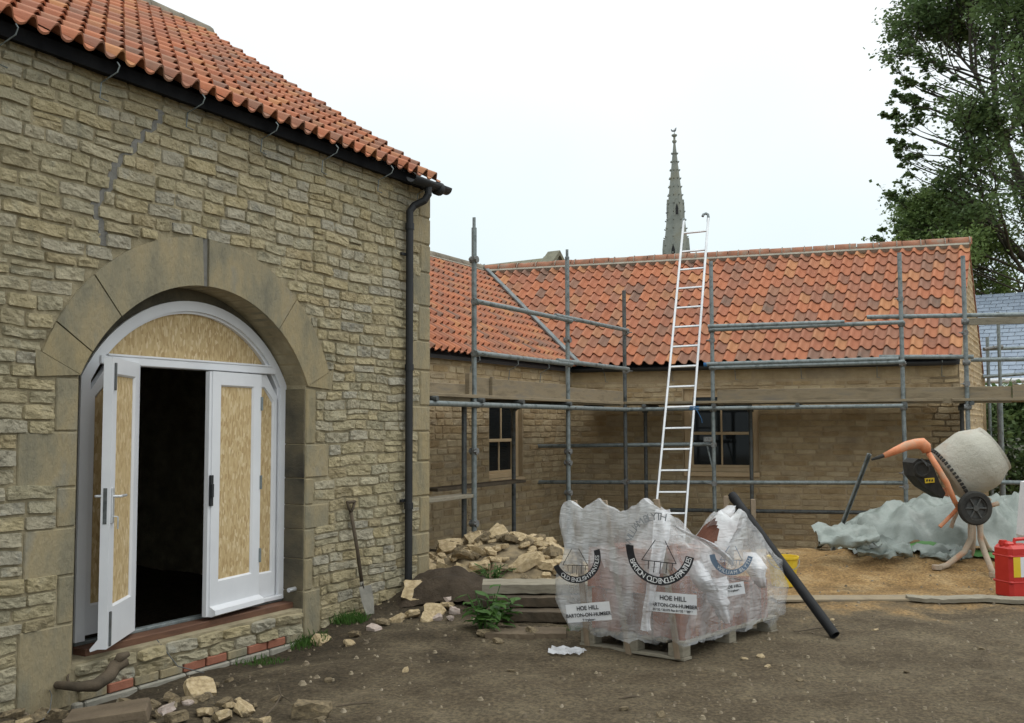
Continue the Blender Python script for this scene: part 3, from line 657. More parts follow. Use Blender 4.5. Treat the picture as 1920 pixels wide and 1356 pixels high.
# inner corner of eaves
A_=np.array([[d1[0],-d2[0]],[d1[1],-d2[1]]]);tt=np.linalg.solve(A_,(E2-E1)[:2]);IC=E1+d1*tt[0];tI=tt[0]
def W2(t,z,o=0.): q=IC+d2*t+n2*(o-.13);return V(q[0],q[1],z)
G0=Y(1799,665,14.7);tG=np.dot(G0-IC,d2);
tC0=np.dot(CB-E1,d1)   # barn gable line in wing-1 coordinate
wing=thing('stone_wing','low L shaped stone outbuilding with orange pantile roof behind the scaffolding','outbuilding',(3,17,0))
# wall inner corner: intersection of W1 face and W2 face
A_=np.array([[d1[0],-d2[0]],[d1[1],-d2[1]]]);p1=W1(0,0);p2=W2(0,0);kk=np.linalg.solve(A_,(p2-p1)[:2]);cw1,cw2=kk
ZT=2.60
def pix_on(P,x,y,nn):
    p=P(0,0);v=ray(x,y);q=C0+v*np.dot(p-C0,nn)/np.dot(v,nn);dd=d1 if nn is n1 else d2;return np.dot(q-p,dd),q[2]
w1a=pix_on(W1,917,763,n1)[0];w1b,w1s=pix_on(W1,980,893,n1)
w1t=2.07
w2a,w2s=pix_on(W2,1283,884,n2);w2b,w2t=pix_on(W2,1421,728,n2)
print('windows',w1a,w1b,w1s,w2a,w2b,w2s,w2t,'corner',cw1,cw2,'tG',tG)
def holed(mb,P,a,b,z0,z1,hole,dep,nn):
    s0,s1,y0,y1=hole
    for (x0,x1,q0,q1) in((a,s0,z0,z1),(s1,b,z0,z1),(s0,s1,z0,y0),(s0,s1,y1,z1)):
        vs=[P(x0,q0),P(x1,q0),P(x1,q1),P(x0,q1)];mb.add(vs,[(0,1,2,3)])
        vs2=[P(x0,q0,-dep),P(x1,q0,-dep),P(x1,q1,-dep),P(x0,q1,-dep)];mb.add(vs2,[(0,1,2,3)])
    c=[(s0,y0),(s1,y0),(s1,y1),(s0,y1)];vs=[P(*q) for q in c]+[P(*q,-dep) for q in c];mb.add(vs,[(i,(i+1)%4,4+(i+1)%4,4+i) for i in range(4)])
wm=MB();holed(wm,W1,tC0-.1,cw1,-.7,ZT,(w1a,w1b,w1s,w1t),.4,n1);holed(wm,W2,cw2,tG,-.7,ZT,(w2a,w2b,w2s,w2t),.4,n2)
# gable end (runs along d1), back walls
g0=W2(tG,0);gb=g0+d1*4.45;gm_=g0+d1*2.25
wm.prism([V(g0[0],g0[1],-.7),V(g0[0],g0[1],2.62),V(gm_[0],gm_[1],4.60),V(gb[0],gb[1],2.62),V(gb[0],gb[1],-.7)],-d2*.4)
q0=gb;q1=q0-d2*10.5
wm.prism([V(q0[0],q0[1],-.7),V(q0[0],q0[1],2.55),V(q1[0],q1[1],2.55),V(q1[0],q1[1],-.7)],-n2*-.3)
part(wm,'wall',wingmortar,wing)
def mkforb(h):
    def fn(z0,z1):
        zm=(z0+z1)/2
        return [(h[0]-.01,h[1]+.01)] if h[2]-.13<zm<h[3]+.0 else []
    return fn
sm=MB()
stones(sm,W1,tC0-.1,cw1-.02,-.5,2.60,mkforb((w1a,w1b,w1s,w1t)),hh=(.072,.108),ww=(.14,.36),rel=.013,seed=21,gap=.006,bend=.006,nu=6,nv=4)
stones(sm,W2,cw2+.01,tG,-.5,2.33,mkforb((w2a,w2b,w2s,w2t)),hh=(.072,.108),ww=(.14,.36),rel=.013,seed=22,gap=.006,bend=.006,nu=6,nv=4)
stones(sm,W2,cw2+.01,tG,2.34,2.60,lambda a,b:[],hh=(.25,.26),ww=(.5,.9),rel=.006,seed=23,gap=.003,bend=.0,nu=4,nv=3)
def WG(s,z,o=0.): q=g0+d1*s+n1*o;return V(q[0],q[1],z)
stones(sm,WG,.02,4.4,-.5,4.5,lambda a,b:[],hh=(.085,.13),ww=(.18,.42),rel=.014,seed=24,gap=.005,bend=.003,nu=3,nv=2,mask=lambda s,z:z<2.5 or (z-2.5)<2.0*(1-abs(s-2.25)/2.25)-.02)
part(sm,'wall_stones',wingstone,wing,smooth=False)
# windows
def sash(P,a,b,z0,z1,nn,name='window'):
    W=b-a;H=z1-z0;cx=(a+b)/2;dd=np.array(P(1,0))-np.array(P(0,0))
    def bar(mb,x0,x1,y0,y1,o0,o1,bv=.004): mb.bevbox(P((x0+x1)/2,(y0+y1)/2,(o0+o1)/2),dd*(x1-x0)/2,nn*(o1-o0)/2,UPV*(y1-y0)/2,bv)
    m=MB();fw=.09;O0,O1=-.17,-.07
    bar(m,a,a+fw,z0,z1,O0,O1);bar(m,b-fw,b,z0,z1,O0,O1);bar(m,a+fw,b-fw,z1-.09,z1,O0,O1);bar(m,a+fw,b-fw,z0,z0+.06,O0,O1)
    o=part(m,name,cream,wing)
    s=MB();bar(s,a-.0,b+.0,z0-.075,z0-.003,-.15,.04,.008);part(s,'sill',cream,o)
    zm=z0+H*.46
    for (y0,y1,off) in((z0+.06,zm+.02,-.15),(zm-.02,z1-.09,-.115)):
        s=MB();x0,x1=a+fw,b-fw;st=.045
        bar(s,x0,x0+st,y0,y1,off,off+.035);bar(s,x1-st,x1,y0,y1,off,off+.035);bar(s,x0+st,x1-st,y0,y0+.045,off,off+.035);bar(s,x0+st,x1-st,y1-.04,y1,off,off+.035)
        bar(s,cx-.014,cx+.014,y0+.045,y1-.04,off+.002,off+.03)
        part(s,'sash',cream,o)
        g=MB();g.box(P(cx,(y0+y1)/2,off+.012),dd*(W/2-fw-.02),nn*.003,UPV*((y1-y0)/2-.02));part(g,'pane',glassm,o)
    d_=MB();d_.box(P(cx,(z0+z1)/2,-.9),dd*(W/2+.4),nn*.01,UPV*(H/2+.3));return o
sash(W1,w1a,w1b,w1s,w1t,n1);sash(W2,w2a,w2b,w2s,w2t,n2)
# roofs
apx=IC+d1*2.25
vr1h=-n1*2.82;vr1=nrm(vr1h+UPV*(RH-EH));nr1=np.cross(d1,vr1);nr1=nr1 if nr1[2]>0 else -nr1
vr2h=d1*2.25;vr2=nrm(vr2h+UPV*(RH-EH));nr2=nrm(np.cross(d2,vr2));nr2=nr2 if nr2[2]>0 else -nr2
e1=V(E1[0],E1[1],EH);L1=np.linalg.norm(vr1h+UPV*(RH-EH));L2=np.linalg.norm(vr2h+UPV*(RH-EH))
def z1p(p): return e1[2]-np.dot(p[:2]-e1[:2],n1[:2])*(RH-EH)/2.82
perp2=abs(np.dot(vr2h,n2))
def z2p(p): return EH-np.dot(p[:2]-IC[:2],n2[:2])*(RH-EH)/perp2
rm=MB();t0=tC0-.0
wv1=abs(1)
nu1=int(round((tI+2.6-t0)/.157))
pantiles(rm,V(*(E1+d1*t0)[:2],EH),d1,vr1,nr1,.157,L1/14,nu1,14,clip=lambda p:z1p(p)>z2p(p)-.02,seed=5,lip=1.5,amp=.95)
wvw=.182
pantiles(rm,V(*(IC+d2*(tG+.02))[:2],EH),-d2,vr2,nr2,wvw,L2/12,int(tG/wvw)+20,12,clip=lambda p:z2p(p)>z1p(p)-.12,seed=6,lip=1.2,amp=1.15)
roof=part(rm,'roof',tilem,wing)
rA=V(*(E1+d1*t0+vr1h)[:2],RH);rB=IC+vr2h;R2a=V(rB[0],rB[1],RH);gR=IC+d2*tG+vr2h;R2b=V(gR[0],gR[1],RH)
# junction of the two ridges
A_=np.array([[d1[0],-d2[0]],[d1[1],-d2[1]]]);kk=np.linalg.solve(A_,(R2a-rA)[:2]);J=rA+d1*kk[0];J[2]=RH
def slab(a,b,c,d,m,name,th=.05):
    u=MB();u.prism([a,b,c,d],-UPV*th,(1.5,1.5));return part(u,name,m,wing)
E1a=V(*(E1+d1*t0-n1*.05)[:2],EH-.05);ICp=V(*(IC-n1*.05-n2*.05)[:2],EH-.05);GEp=V(*(IC+d2*tG-n2*.05)[:2],EH-.05)
dn=-UPV*.075
slab(E1a,ICp,J+dn,rA+dn,black,'roof_underlay');slab(ICp,GEp,R2b+dn,J+dn,black,'roof_underlay')
bk1=rA-n1*2.82+UPV*(EH-RH);bj=J-n1*2.82+UPV*(EH-RH)-d2*0;slab(rA,J,J-d2*3+V(0,0,EH-RH),bk1,tilem,'roof')
slab(J,R2b,R2b+vr2h+UPV*(EH-RH),J+vr2h-d2*.0+UPV*(EH-RH),tilem,'roof')
rdm=MB();ridge(rdm,J,R2b+d2*.04+UPV*.0,.11,.365);part(rdm,'ridge_tiles',ridgem,roof,smooth=True)
rdm=MB();ridge(rdm,rA,J,.12,.45);part(rdm,'ridge_tiles',ridgegrey,roof,smooth=True,label='grey mortared ridge of the roof part beside the barn')
u=MB()
for (a,b,vd,nn_) in((J,R2b,vr2,nr2),(rA,J,vr1,nr1)):
    u.prism([a+nn_*.075-vd*.02,b+nn_*.075-vd*.02,b+nn_*.072-vd*.13,a+nn_*.072-vd*.13],-nn_*.07)
    k=int(np.linalg.norm(b-a)/.365)
    for i in range(1,k+1):
        if a is J:
            p=a+(b-a)*i/k;sd_=nrm(np.cross(nrm(b-a),UPV));u.tube([p+sd_*.118*math.cos(t)+UPV*.118*math.sin(t) for t in [math.pi*j/8 for j in range(9)]],.008,6)
part(u,'ridge_mortar',mortg,wing)
# valley
vd=nrm(V(IC[0],IC[1],EH)-J);sd_=nrm(np.cross(vd,UPV));u=MB();Jv=J+vd*.02+UPV*.115;Iv=V(IC[0],IC[1],EH)+vd*.12+UPV*.11
k=16;vs=[]
for i in range(k+1):
    p=Jv+(Iv-Jv)*i/k;w_=.042+.010*N3(i*.7,3)
    vs+=[p-sd_*w_+UPV*.035,p-UPV*.0,p+sd_*w_+UPV*.035,p+sd_*w_+UPV*.0,p-UPV*.05,p-sd_*w_+UPV*.0]
fs=[];
for i in range(k):
    for j in range(6): fs.append((i*6+j,i*6+(j+1)%6,(i+1)*6+(j+1)%6,(i+1)*6+j))
fs+=[(0,1,2,3,4,5),tuple(k*6+j for j in range(6))]
u.add(vs,fs);part(u,'valley_flashing',lead,wing)
# gutter on wing 2 + brackets on both
def wgutter(P,a,b):
    gu=MB();n=8;vs=[]
    for s in(a,b):
        for rr_ in(.055,.049):
            for j in range(n+1):
                t=math.pi*(1+j/n);vs.append(P(s,EH-.06+rr_*math.sin(t),.15+rr_*math.cos(t)))
    m=n+1;gu.add(vs,[(j,j+1,2*m+j+1,2*m+j) for j in range(n)]+[(m+j,m+j+1,3*m+j+1,3*m+j) for j in range(n)]+[(j,j+1,m+j+1,m+j) for j in range(n)]+[(2*m+j,2*m+j+1,3*m+j+1,3*m+j) for j in range(n)]);return gu
part(wgutter(W2,cw2+.1,tG-.05),'gutter',black,wing,smooth=True)
u=MB();u.box(W2((cw2+tG)/2,EH-.05,.04),d2*(tG-cw2)/2*.98,n2*.015,UPV*.06);part(u,'fascia',fasc,wing)
for x in [.5,1.6,2.6,3.6,4.7,5.6]:
    t_=MB();t_.tube([W2(x,EH-.05,.215),W2(x,EH-.12,.16),W2(x,EH-.13,.09),W2(x,EH-.27,.03),W2(x+.04,EH-.27,.03)],.006,6);part(t_,'gutter_bracket',galv,wing)
for x in [t0+.9,t0+2.3,t0+3.6,t0+4.7,t0+5.7]:
    t_=MB();t_.tube([W1(x,EH-.02,.19),W1(x,EH-.08,.20),W1(x,EH-.13,.12),W1(x,EH-.16,.05),W1(x,EH-.33,.03),W1(x-.05,EH-.33,.03)],.006,6);part(t_,'gutter_bracket',galv,wing)
# plinth band (concrete upstand at the wall foot)
# ------------------------------------------------------------------ SCAFFOLD
sc=thing('scaffold','galvanised tube scaffolding with timber boards standing along the low wing','scaffolding',(2,14.5,0))
SR1=V(.25,12.6,0)
def S1(t,z,o=0.): q=SR1+d1*t+n1*o;return V(q[0],q[1],z)
def on_line(P,x,dd,nn):   # parameter where the row passes pixel column x
    p=P(0,1.9);v=ray(x,760);q=C0+v*np.dot(p-C0,nn)/np.dot(v,nn);return np.dot(q-p,dd)
tA=on_line(S1,889,d1,n1);tB=on_line(S1,1065,d1,n1);tC=on_line(S1,1172,d1,n1)
SC=S1(tC,0)
def S2(t,z,o=0.): q=SC+d2*t+n2*o;return V(q[0],q[1],z)
uD=on_line(S2,1337,d2,n2);uE=on_line(S2,1694,d2,n2);uF=on_line(S2,1814,d2,n2)
uE2=uF
def zat(P,t,y): # height where post at t crosses image row y
    p=P(t,0);lo=C0[2]; 
    # intersect vertical line with image row
    a,b=-1.,8.
    for _ in range(40):
        m_=(a+b)/2;v=V(p[0],p[1],m_)-C0;yy=678-f*np.dot(v,UU)/np.dot(v,F)
        if yy>y:a=m_
        else:b=m_
    return a
TR=.030
def std(P,t,ztop,o=0.,z0=None,m=galv,label=None):
    p=P(t,0,o);z0=gz(p[0],p[1])-.02 if z0 is None else z0
    mb=MB();mb.tube([V(p[0],p[1],z0),V(p[0],p[1],ztop)],TR,12);
    if z0<.3: mb.box(V(p[0],p[1],z0+.02),V(.075,0,0),V(0,.075,0),V(0,0,.005))
    return part(mb,'standard',m,sc,label=label)
def tube(a,b,name='ledger',m=galv,r=TR):
    mb=MB();mb.tube([a,b],r,12);return part(mb,name,m,sc)
def coup(p,dirn,m=rustc):
    mb=MB();dirn=nrm(dirn);sd=nrm(np.cross(dirn,UPV));p=np.array(p)
    mb.tube([p-UPV*.028,p+UPV*.032],.041,10);mb.tube([p-dirn*.045,p+dirn*.045]+[],.040,10);mb.box(p-UPV*.0+sd*.035,dirn*.045,sd*.012,UPV*.012)
    mb.tube([p+sd*.03+dirn*.045,p+sd*.085+dirn*.045],.008,6)
    return part(mb,'coupler',m,sc)
zP=zat(S1,tA,408);std(S1,tA,zP-.12);mb=MB();p=S1(tA,0);mb.tube([V(p[0],p[1],zP-.65),V(p[0],p[1],zP)],.019,12);part(mb,'spigot',galv,sc)
coup(S1(tA,zat(S1,tA,487)),n1)
zP=zat(S1,tB,468);std(S1,tB,zP-.1);mb=MB();p=S1(tB,0);mb.tube([V(p[0],p[1],zP-.3),V(p[0],p[1],zP)],.019,12);part(mb,'spigot',galv,sc)
std(S1,tC,zat(S1,tC,545),m=galvd)
std(S2,uD,zat(S2,uD,490));std(S2,uE,zat(S2,uE,474));std(S2,uF,zat(S2,uF,480))
ZU,ZM,ZL=3.06,2.47,1.885
E_=n1*.05
for (z,a,b) in((ZU,tA-.05,tB+.02),(ZM,tA-.05,tB+.02),(ZL,tA-2.2,tB+.05)):
    tube(S1(a,z,.05),S1(b,z,.05),'guard_rail' if z>2 else 'ledger')
for (z,a,b) in((ZU+.03,tB-.45,tC+.03),(ZM+.03,tB-.4,tC+.03),(ZL,tB,tC+.03)):
    tube(S1(a,z,.045),S1(b,z,.045),'guard_rail' if z>2 else 'ledger')
for t in(tA,tB,tC):
    for z in(ZU,ZM,ZL): coup(S1(t,z,.02),d1)
for t,zz in((tA,(1.36,.55)),(tB,(2.8,1.3,.75,1.15)),(tC,(.8,))):
    for z in zz: coup(S1(t,z,.0),n1)
# row along wing 2
zu=(zat(S2,uD,619),zat(S2,uE,605))
tube(S2(uD-.03,zu[0],.05),S2(uE+.03,zu[1],.05),'guard_rail');tube(S2(uD-.05,zu[0]+.05,.0+.055),S2(uE-.75,zu[1]+.03,.055),'guard_rail')
tube(S2(uE-.45,zat(S2,uE-.45,594),-.05),S2(uF+2.6,zat(S2,uF,598),-.05),'guard_rail')
zm=(zat(S2,uD,690),zat(S2,uE,679))
tube(S2(uD-.03,zm[0],.05),S2(uE+.03,zm[1],.05),'guard_rail');tube(S2(uD-.08,zm[0]+.055,.05),S2(uE-.05,zm[1]+.045,.05),'guard_rail')
tube(S2(uE-.3,zat(S2,uE,668),-.05),S2(uF+.1,zat(S2,uF,669),-.05),'guard_rail')
mb=MB();p=S2(uD-.12,zm[0]+.05,.05);mb.tube([p,p+d2*.05],.03,10);part(mb,'tube_cap',rope,sc,label='blue plastic cap on the end of the guard rail')
for z_px in(768,):
    tube(S2(-.05,ZL,.05),S2(uE+.05,zat(S2,uE,761),.05),'ledger')
tube(S2(-1.7,zat(S2,0,838),-.06),S2(uD-.05,zat(S2,uD,833),-.06),'ledger')
tube(S2(-1.9,zat(S2,0,908),-.06),S2(uE+.0,zat(S2,uE,906),-.06),'ledger');
tube(S2(.5,zat(S2,uD,968),-.9),S2(uE+.2,zat(S2,uE,972),-.9),'ledger',galvd)
for t in(uD,uE,uF):
    for z in(zu[0],zm[0],ZL): coup(S2(t,z,.02),d2)
for t,z in((uD,1.36),(uD,.79),(uD,2.9),(uE,1.36),(uE,.79),(uE,.98),(uE,3.4),(uF,2.9),(0,.79),(uF,2.2)): coup(S2(t,z,0),n2)
mb=MB();p=S2(uD-.07,1.44,.03);mb.box(p,d2*.07,n2*.004,UPV*.035);part(mb,'board_clip',rustc,sc)
mb=MB();mb.tube([S2(uD-.1,1.34,-.05),S2(uD,.95,.02)],.014,8);part(mb,'brace',galv,sc)
# inner row
IN=.95
for t,o in((tA+.25,-IN),(tB+.2,-IN),):
    std(S1,t,1.92,o,m=galvd);coup(S1(t,ZL,o),d1,galvd)
for t in(.15,1.78,4.75):
    std(S2,t,1.95 if t!=1.78 else 2.15,-.8,m=galvd);coup(S2(t,ZL,-.8),d2,galvd)
std(S1,tA-.02,1.9,-.12,m=galvd)
# transoms and boards
for t in(tA-.9,tA+.05,tA+1.0,tB-.1): tube(S1(t,ZL+.05,.1),S1(t,ZL+.05,-IN-.1),'transom',galvd)
for t in(-.6,.3,uD+.02,uD+1.2,uE+.02,uF+.05): tube(S2(t,ZL+.05,.1),S2(t,ZL+.05,-IN-.1),'transom',galvd)
def board(P,a,b,z,o,dd,nn,name='scaffold_board',m=plank,flat=True,sag=0):
    mb=MB()
    if flat: mb.bevbox(P((a+b)/2,z,o),dd*(b-a)/2,nn*.110,UPV*.019,.004)
    else: mb.bevbox(P((a+b)/2,z,o),dd*(b-a)/2,nn*.019,UPV*.1125,.004)
    return part(mb,name,m,sc)
for k in range(5):
    board(S1,tA-2.3,tC-.15,ZL+.095+.003*(k%2),-.07-.226*k,d1,n1)
    board(S2,-.9+.02*k,uE+ru(.4,.6),ZL+.10+.003*(k%2),-.07-.226*k,d2,n2)
    board(S2,uE+.62,uF+3.0,ZL+.10+.003*(k%2),-.07-.226*k,d2,n2)
# toe boards
board(S1,tA+.42,tB-.02,2.085,.0-.03,d1,n1,'toe_board',flat=False)
board(S1,tA+.05,tA+.40,2.09,-.04,d1,n1,'toe_board',flat=False)
board(S1,tB+.03,tC-.03,2.05,-.03,d1,n1,'toe_board',flat=False)
board(S1,tA-2.2,tA-.04,2.0,-.04,d1,n1,'toe_board',flat=False)
mb=MB();mb.bevbox(S1(tA-.12,2.1,-.0),d1*.03,n1*.03,UPV*.14,.004);part(mb,'board_end',plank,sc)
mb=MB();mb.bevbox(S1(tA+.40,2.09,.0),d1*.02,n1*.02,UPV*.13,.004);part(mb,'board_end',plank,sc)
zt=zat(S2,uD,745);board(S2,uD+.06,uE-.02,zt,-.04,d2,n2,'toe_board',flat=False);board(S2,uE+.03,uF+.55,zat(S2,uE,742),-.03,d2,n2,'toe_board',flat=False);board(S2,uF+.56,uF+2.8,zat(S2,uE,742)+.02,-.0,d2,n2,'toe_board',flat=False)
# low boards
board(S1,tA+.15,tB-.1,zat(S1,tA+.7,917),-.7,d1,n1,m=darkwood);board(S1,tA-2.2,tA+.05,zat(S1,tA-.4,934),-.1,d1,n1,m=greywood)
# right-hand extension past the gable
tube(S2(uF+.1,zat(S2,uF,672),-.4),S2(uF+2.8,zat(S2,uF,676),-.4),'guard_rail');
mb=MB();mb.bevbox(S2(uF+1.4,zat(S2,uF,600),-.3),d2*1.35,n2*.019,UPV*.05,.004);part(mb,'guard_board',greywood,sc)
tube(S2(uF-.2,zat(S2,uF,903),.02),S2(uF+2.6,zat(S2,uF,905),.02),'ledger')
# far scaffold behind gable
sc2=thing('scaffold','small rear run of scaffold tubes seen past the gable in front of the slate roof','scaffolding',(9,17.5,0))
def fpost(x,y0,d,m=galv,z0=-.2):
    p=Y(x,y0,d);mb=MB();mb.tube([V(p[0],p[1],z0),p],TR,10);part(mb,'standard',m,sc2)
fpost(1851,632,18.5);fpost(1871,585,18);fpost(1872,740,16,galvd)
for (a,b) in(((1843,655,18.3),(1935,652,18.2)),((1843,707,18.3),(1935,700,18.2))):
    mb=MB();mb.tube([Y(*a),Y(*b)],TR,8);part(mb,'ledger',galv,sc2)
mb=MB();mb.tube([Y(1845,655,18.1),Y(1880,650,18.1)],.034,8);part(mb,'coupler',rustc,sc2)
# ------------------------------------------------------------------ LADDER
lt=(Y(1282,415,15.75),Y(1328,410,15.75));lb=(Y(1233,923,14.35),Y(1289,923,14.35))
lad=None
dl=nrm(lb[0]-lt[0]);kb=(lb[0][2]+.02-gz(*lb[0][:2]))/-dl[2];feet=[lb[0]+dl*kb,lb[1]+nrm(lb[1]-lt[1])*kb]
lad=thing('ladder','long aluminium ladder leaning on the scaffold in front of the spire','ladder',(feet[0]+feet[1])/2)
for a,b in zip(lt,feet):
    d_=nrm(b-a);sx=nrm(lt[1]-lt[0]);fn=nrm(np.cross(d_,sx));mb=MB();mb.bevbox((a+b)/2,(b-a)/2,sx*.017,fn*.032,.004);st=part(mb,'stile',alu,lad)
for y in [437.6,472.7,506.6,541.7,578,614,650.7,688.3,726,764,803.6,843,882.5,923]:
    t=(y-412)/(923-412)
    # perspective-correct parameter along the stile
    def find(a,b):
        lo,hi=0.,1.
        for _ in range(40):
            m_=(lo+hi)/2;v=a+(b-a)*m_-C0;yy=678-f*np.dot(v,UU)/np.dot(v,F)
            if yy<y: lo=m_
            else: hi=m_
        return a+(b-a)*lo
    a=find(lt[0],lb[0]);b=find(lt[1],lb[1]);b=lt[1]+(lb[1]-lt[1])*np.linalg.norm(a-lt[0])/np.linalg.norm(lb[0]-lt[0])
    mb=MB();mb.bevbox((a+b)/2,(b-a)/2*.97,fn*.016,dl*.014,.004);part(mb,'rung',alu,lad)
for k in range(1,6):
    a=lb[0]+dl*.31*k;b=lb[1]+dl*.31*k
    if a[2]<gz(a[0],a[1])+.1: break
    mb=MB();mb.bevbox((a+b)/2,(b-a)/2*.97,fn*.016,dl*.014,.004);part(mb,'rung',alu,lad)
for a,sg in zip(lt,(1,1)):
    mb=MB();up=-dl;sx=nrm(lt[1]-lt[0])*-1
    ptsh=[a-up*.05,a+up*.03,a+up*.075+sx*.01,a+up*.10+sx*.045,a+up*.085+sx*.085,a+up*.05+sx*.095]
    if a is lt[0]: ptsh=[a-up*.05,a+up*.02,a+up*.05]
    mb.tube(ptsh,.022,8);part(mb,'guide_hook',galv,lad)
mb=MB();p=Y(1303,765,14.7);
for i in range(3): mb.tube([p+V(.07*math.cos(t),.05*math.sin(t)+.05,.02*i-.02) for t in [2*math.pi*j/10 for j in range(11)]],.006,6)
mb.tube([p,p+V(.04,-.02,-.06),p+V(.09,-.02,-.16),p+V(.10,-.02,-.22)],.004,5);part(mb,'lashing_rope',rope,base=p,label='blue rope tying the ladder to the scaffold tube',cat='rope')
# ------------------------------------------------------------------ CHURCH SPIRE
SD=120.;cx,cy=None,None
base=Y(1268,484,SD);tip=Y(1264.5,268,SD);vanetop=Y(1263,240,SD)
ch=thing('church','distant grey church spire with knobbly crocketed edges and weathercock above the roof ridge','church',V(base[0],base[1],0))
def wpx(x): return x*SD/f
def rz(z): # spire radius at height z
    t=(z-base[2])/(tip[2]-base[2]);return (wpx(24)*(1-t)+.12*t)
c2=V(base[0],base[1],0);tz=tip[2];bz=base[2]-4
mb=MB();n=8;vs=[];levels=[bz,base[2],tz]
ctr=lambda z:V(base[0]+(tip[0]-base[0])*(z-base[2])/(tip[2]-base[2]),base[1],z)
for z in(bz,(bz+tz)/2,tz):
    for j in range(n):
        t=2*math.pi*(j+.5)/n;vs.append(ctr(z)+V(math.cos(t),math.sin(t),0)*rz(z)*1.06)
mb.add(vs,[(i*n+j,i*n+(j+1)%n,(i+1)*n+(j+1)%n,(i+1)*n+j) for i in range(2) for j in range(n)]+[tuple(2*n+j for j in range(n))])
part(mb,'spire',spirem,ch)
mb=MB();z=bz+.3
while z<tz-.4:
    for j in range(n):
        t=2*math.pi*(j+.5)/n;p=ctr(z)+V(math.cos(t),math.sin(t),0)*(rz(z)*1.06+.06);mb.bevbox(p,V(.11*math.cos(t),.11*math.sin(t),.04),V(-.07*math.sin(t),.07*math.cos(t),0),V(0,0,.08),.02)
    z+=1.03
part(mb,'crockets',spirem,ch)
def luc(z,ang_,s):
    q=ctr(z);dr=V(math.cos(ang_),math.sin(ang_),0);tn=V(-dr[1],dr[0],0);p=q+dr*(rz(z)*1.0+.1*s);mb=MB()
    w=.42*s;h=1.0*s
    mb.prism([p-tn*w-UPV*h,p+tn*w-UPV*h,p+tn*w+UPV*h*.4,p+UPV*h*1.6,p-tn*w+UPV*h*.4],-dr*(.6*s));o=part(mb,'lucarne',spirem,ch)
    mb=MB();p2=p+dr*.02;mb.prism([p2-tn*w*.45-UPV*h*.8,p2+tn*w*.45-UPV*h*.8,p2+tn*w*.45+UPV*h*.2,p2+UPV*h*.8,p2-tn*w*.45+UPV*h*.2],-dr*.1);part(mb,'opening',void,o)
zl=Y(1268,395,SD)[2];
for a in(-90,0,180): luc(zl,math.radians(a),.85)
zl=Y(1257,475,SD)[2]
for a in(-112,-22,158,68): luc(zl,math.radians(a),1.1)
mb=MB();mb.lathe(ctr(tz-.1),UPV,[(0,.13),(.2,.28),(.35,.28),(.5,.12),(.8,.14),(.95,.34),(1.1,.34),(1.2,.1),(1.3,.02)],10);part(mb,'finial',spirem,ch)
mb=MB();t3=ctr(tz);mb.tube([t3,V(t3[0],t3[1],vanetop[2]-.1)],.035,6)
p=V(t3[0],t3[1],vanetop[2]-.35);mb.prism([p+V(-.42,0,.12),p+V(-.3,0,-.12),p+V(.1,0,-.14),p+V(.22,0,.0),p+V(.28,0,.42),p+V(.15,0,.35),p+V(.08,0,.1),p+V(-.2,0,.05),p+V(-.38,0,.22)],V(0,.05,0));part(mb,'weathercock',galvd,ch)
mb=MB();mb.box(V(base[0],base[1],bz/2-1),V(2.6,0,0),V(0,2.6,0),V(0,0,bz/2+1));part(mb,'tower',spirem,ch)
pc=Y(1216,484,SD-6);mb=MB();q=Y(1150,520,SD-6);zr=pc[2]-.35
mb.prism([V(pc[0]-.3,SD-6,zr),V(pc[0]-.3,SD-11,zr-5),V(pc[0]-.3,SD-1,zr-5)],V(-2.2,0,0));part(mb,'nave_roof',slate,ch)
mb=MB();mb.tube([V(pc[0],SD-6,zr-.1),V(pc[0],SD-6,pc[2]+.25)],.07,6);mb.box(V(pc[0],SD-6,pc[2]+.0),V(.26,0,0),V(0,.06,0),V(0,0,.07));part(mb,'cross',spirem,ch)
# ------------------------------------------------------------------ mossy stone slated roof behind
hb=thing('stone_house','old house roof of mossy stone slates peeping over the wing ridge','house',(0,27,0))
a=Y(900,498,26.2);b=Y(1026,484,25.);bt=Y(1036,477,25.);br=Y(1056,498,25.5)
hd=nrm(V(b[0]-a[0],b[1]-a[1],0));pd=V(hd[1],-hd[0],0)
zr=b[2];A0=V(a[0],a[1],zr);B0=V(b[0],b[1],zr)
mb=MB()
for sg in(1,-1):
    for r in range(10):
        p0=A0+pd*sg*(.45*r)-UPV*(.42*r);p1=A0+pd*sg*(.45*(r+1.05))-UPV*(.42*(r+1.05));T=np.linalg.norm(B0-A0);x=0
        while x<T:
            w_=min(ru(.3,.55),T-x);mb.prism([p0+hd*x+UPV*.01,p0+hd*(x+w_-.01)+UPV*.01,p1+hd*(x+w_-.01)+UPV*(.05+ru(0,.02)),p1+hd*x+UPV*.05],-UPV*.05);x+=w_
part(mb,'roof',mossy,hb)
mb=MB()
for sg in(1,-1):
    e=B0+hd*.2+UPV*.04;q=e+pd*sg*4.3-UPV*4.0
    mb.prism([e+hd*.18,e-hd*.18,q-hd*.18,q+hd*.18],UPV*.12)
part(mb,'gable_coping',mossy,hb)
mb=MB();e=B0+hd*.3
mb.prism([e+UPV*.05,e+pd*4.1-UPV*3.85,V(*(e+pd*4.1)[:2],-.5),V(*(e-pd*4.1)[:2],-.5),e-pd*4.1-UPV*3.85],-hd*.4);mb.box(V(*((A0+B0)/2)[:2],(zr-4.6)/2),hd*np.linalg.norm(B0-A0)/2*.96,pd*3.9,UPV*((zr-3.9)/2));part(mb,'wall',spirem,hb)
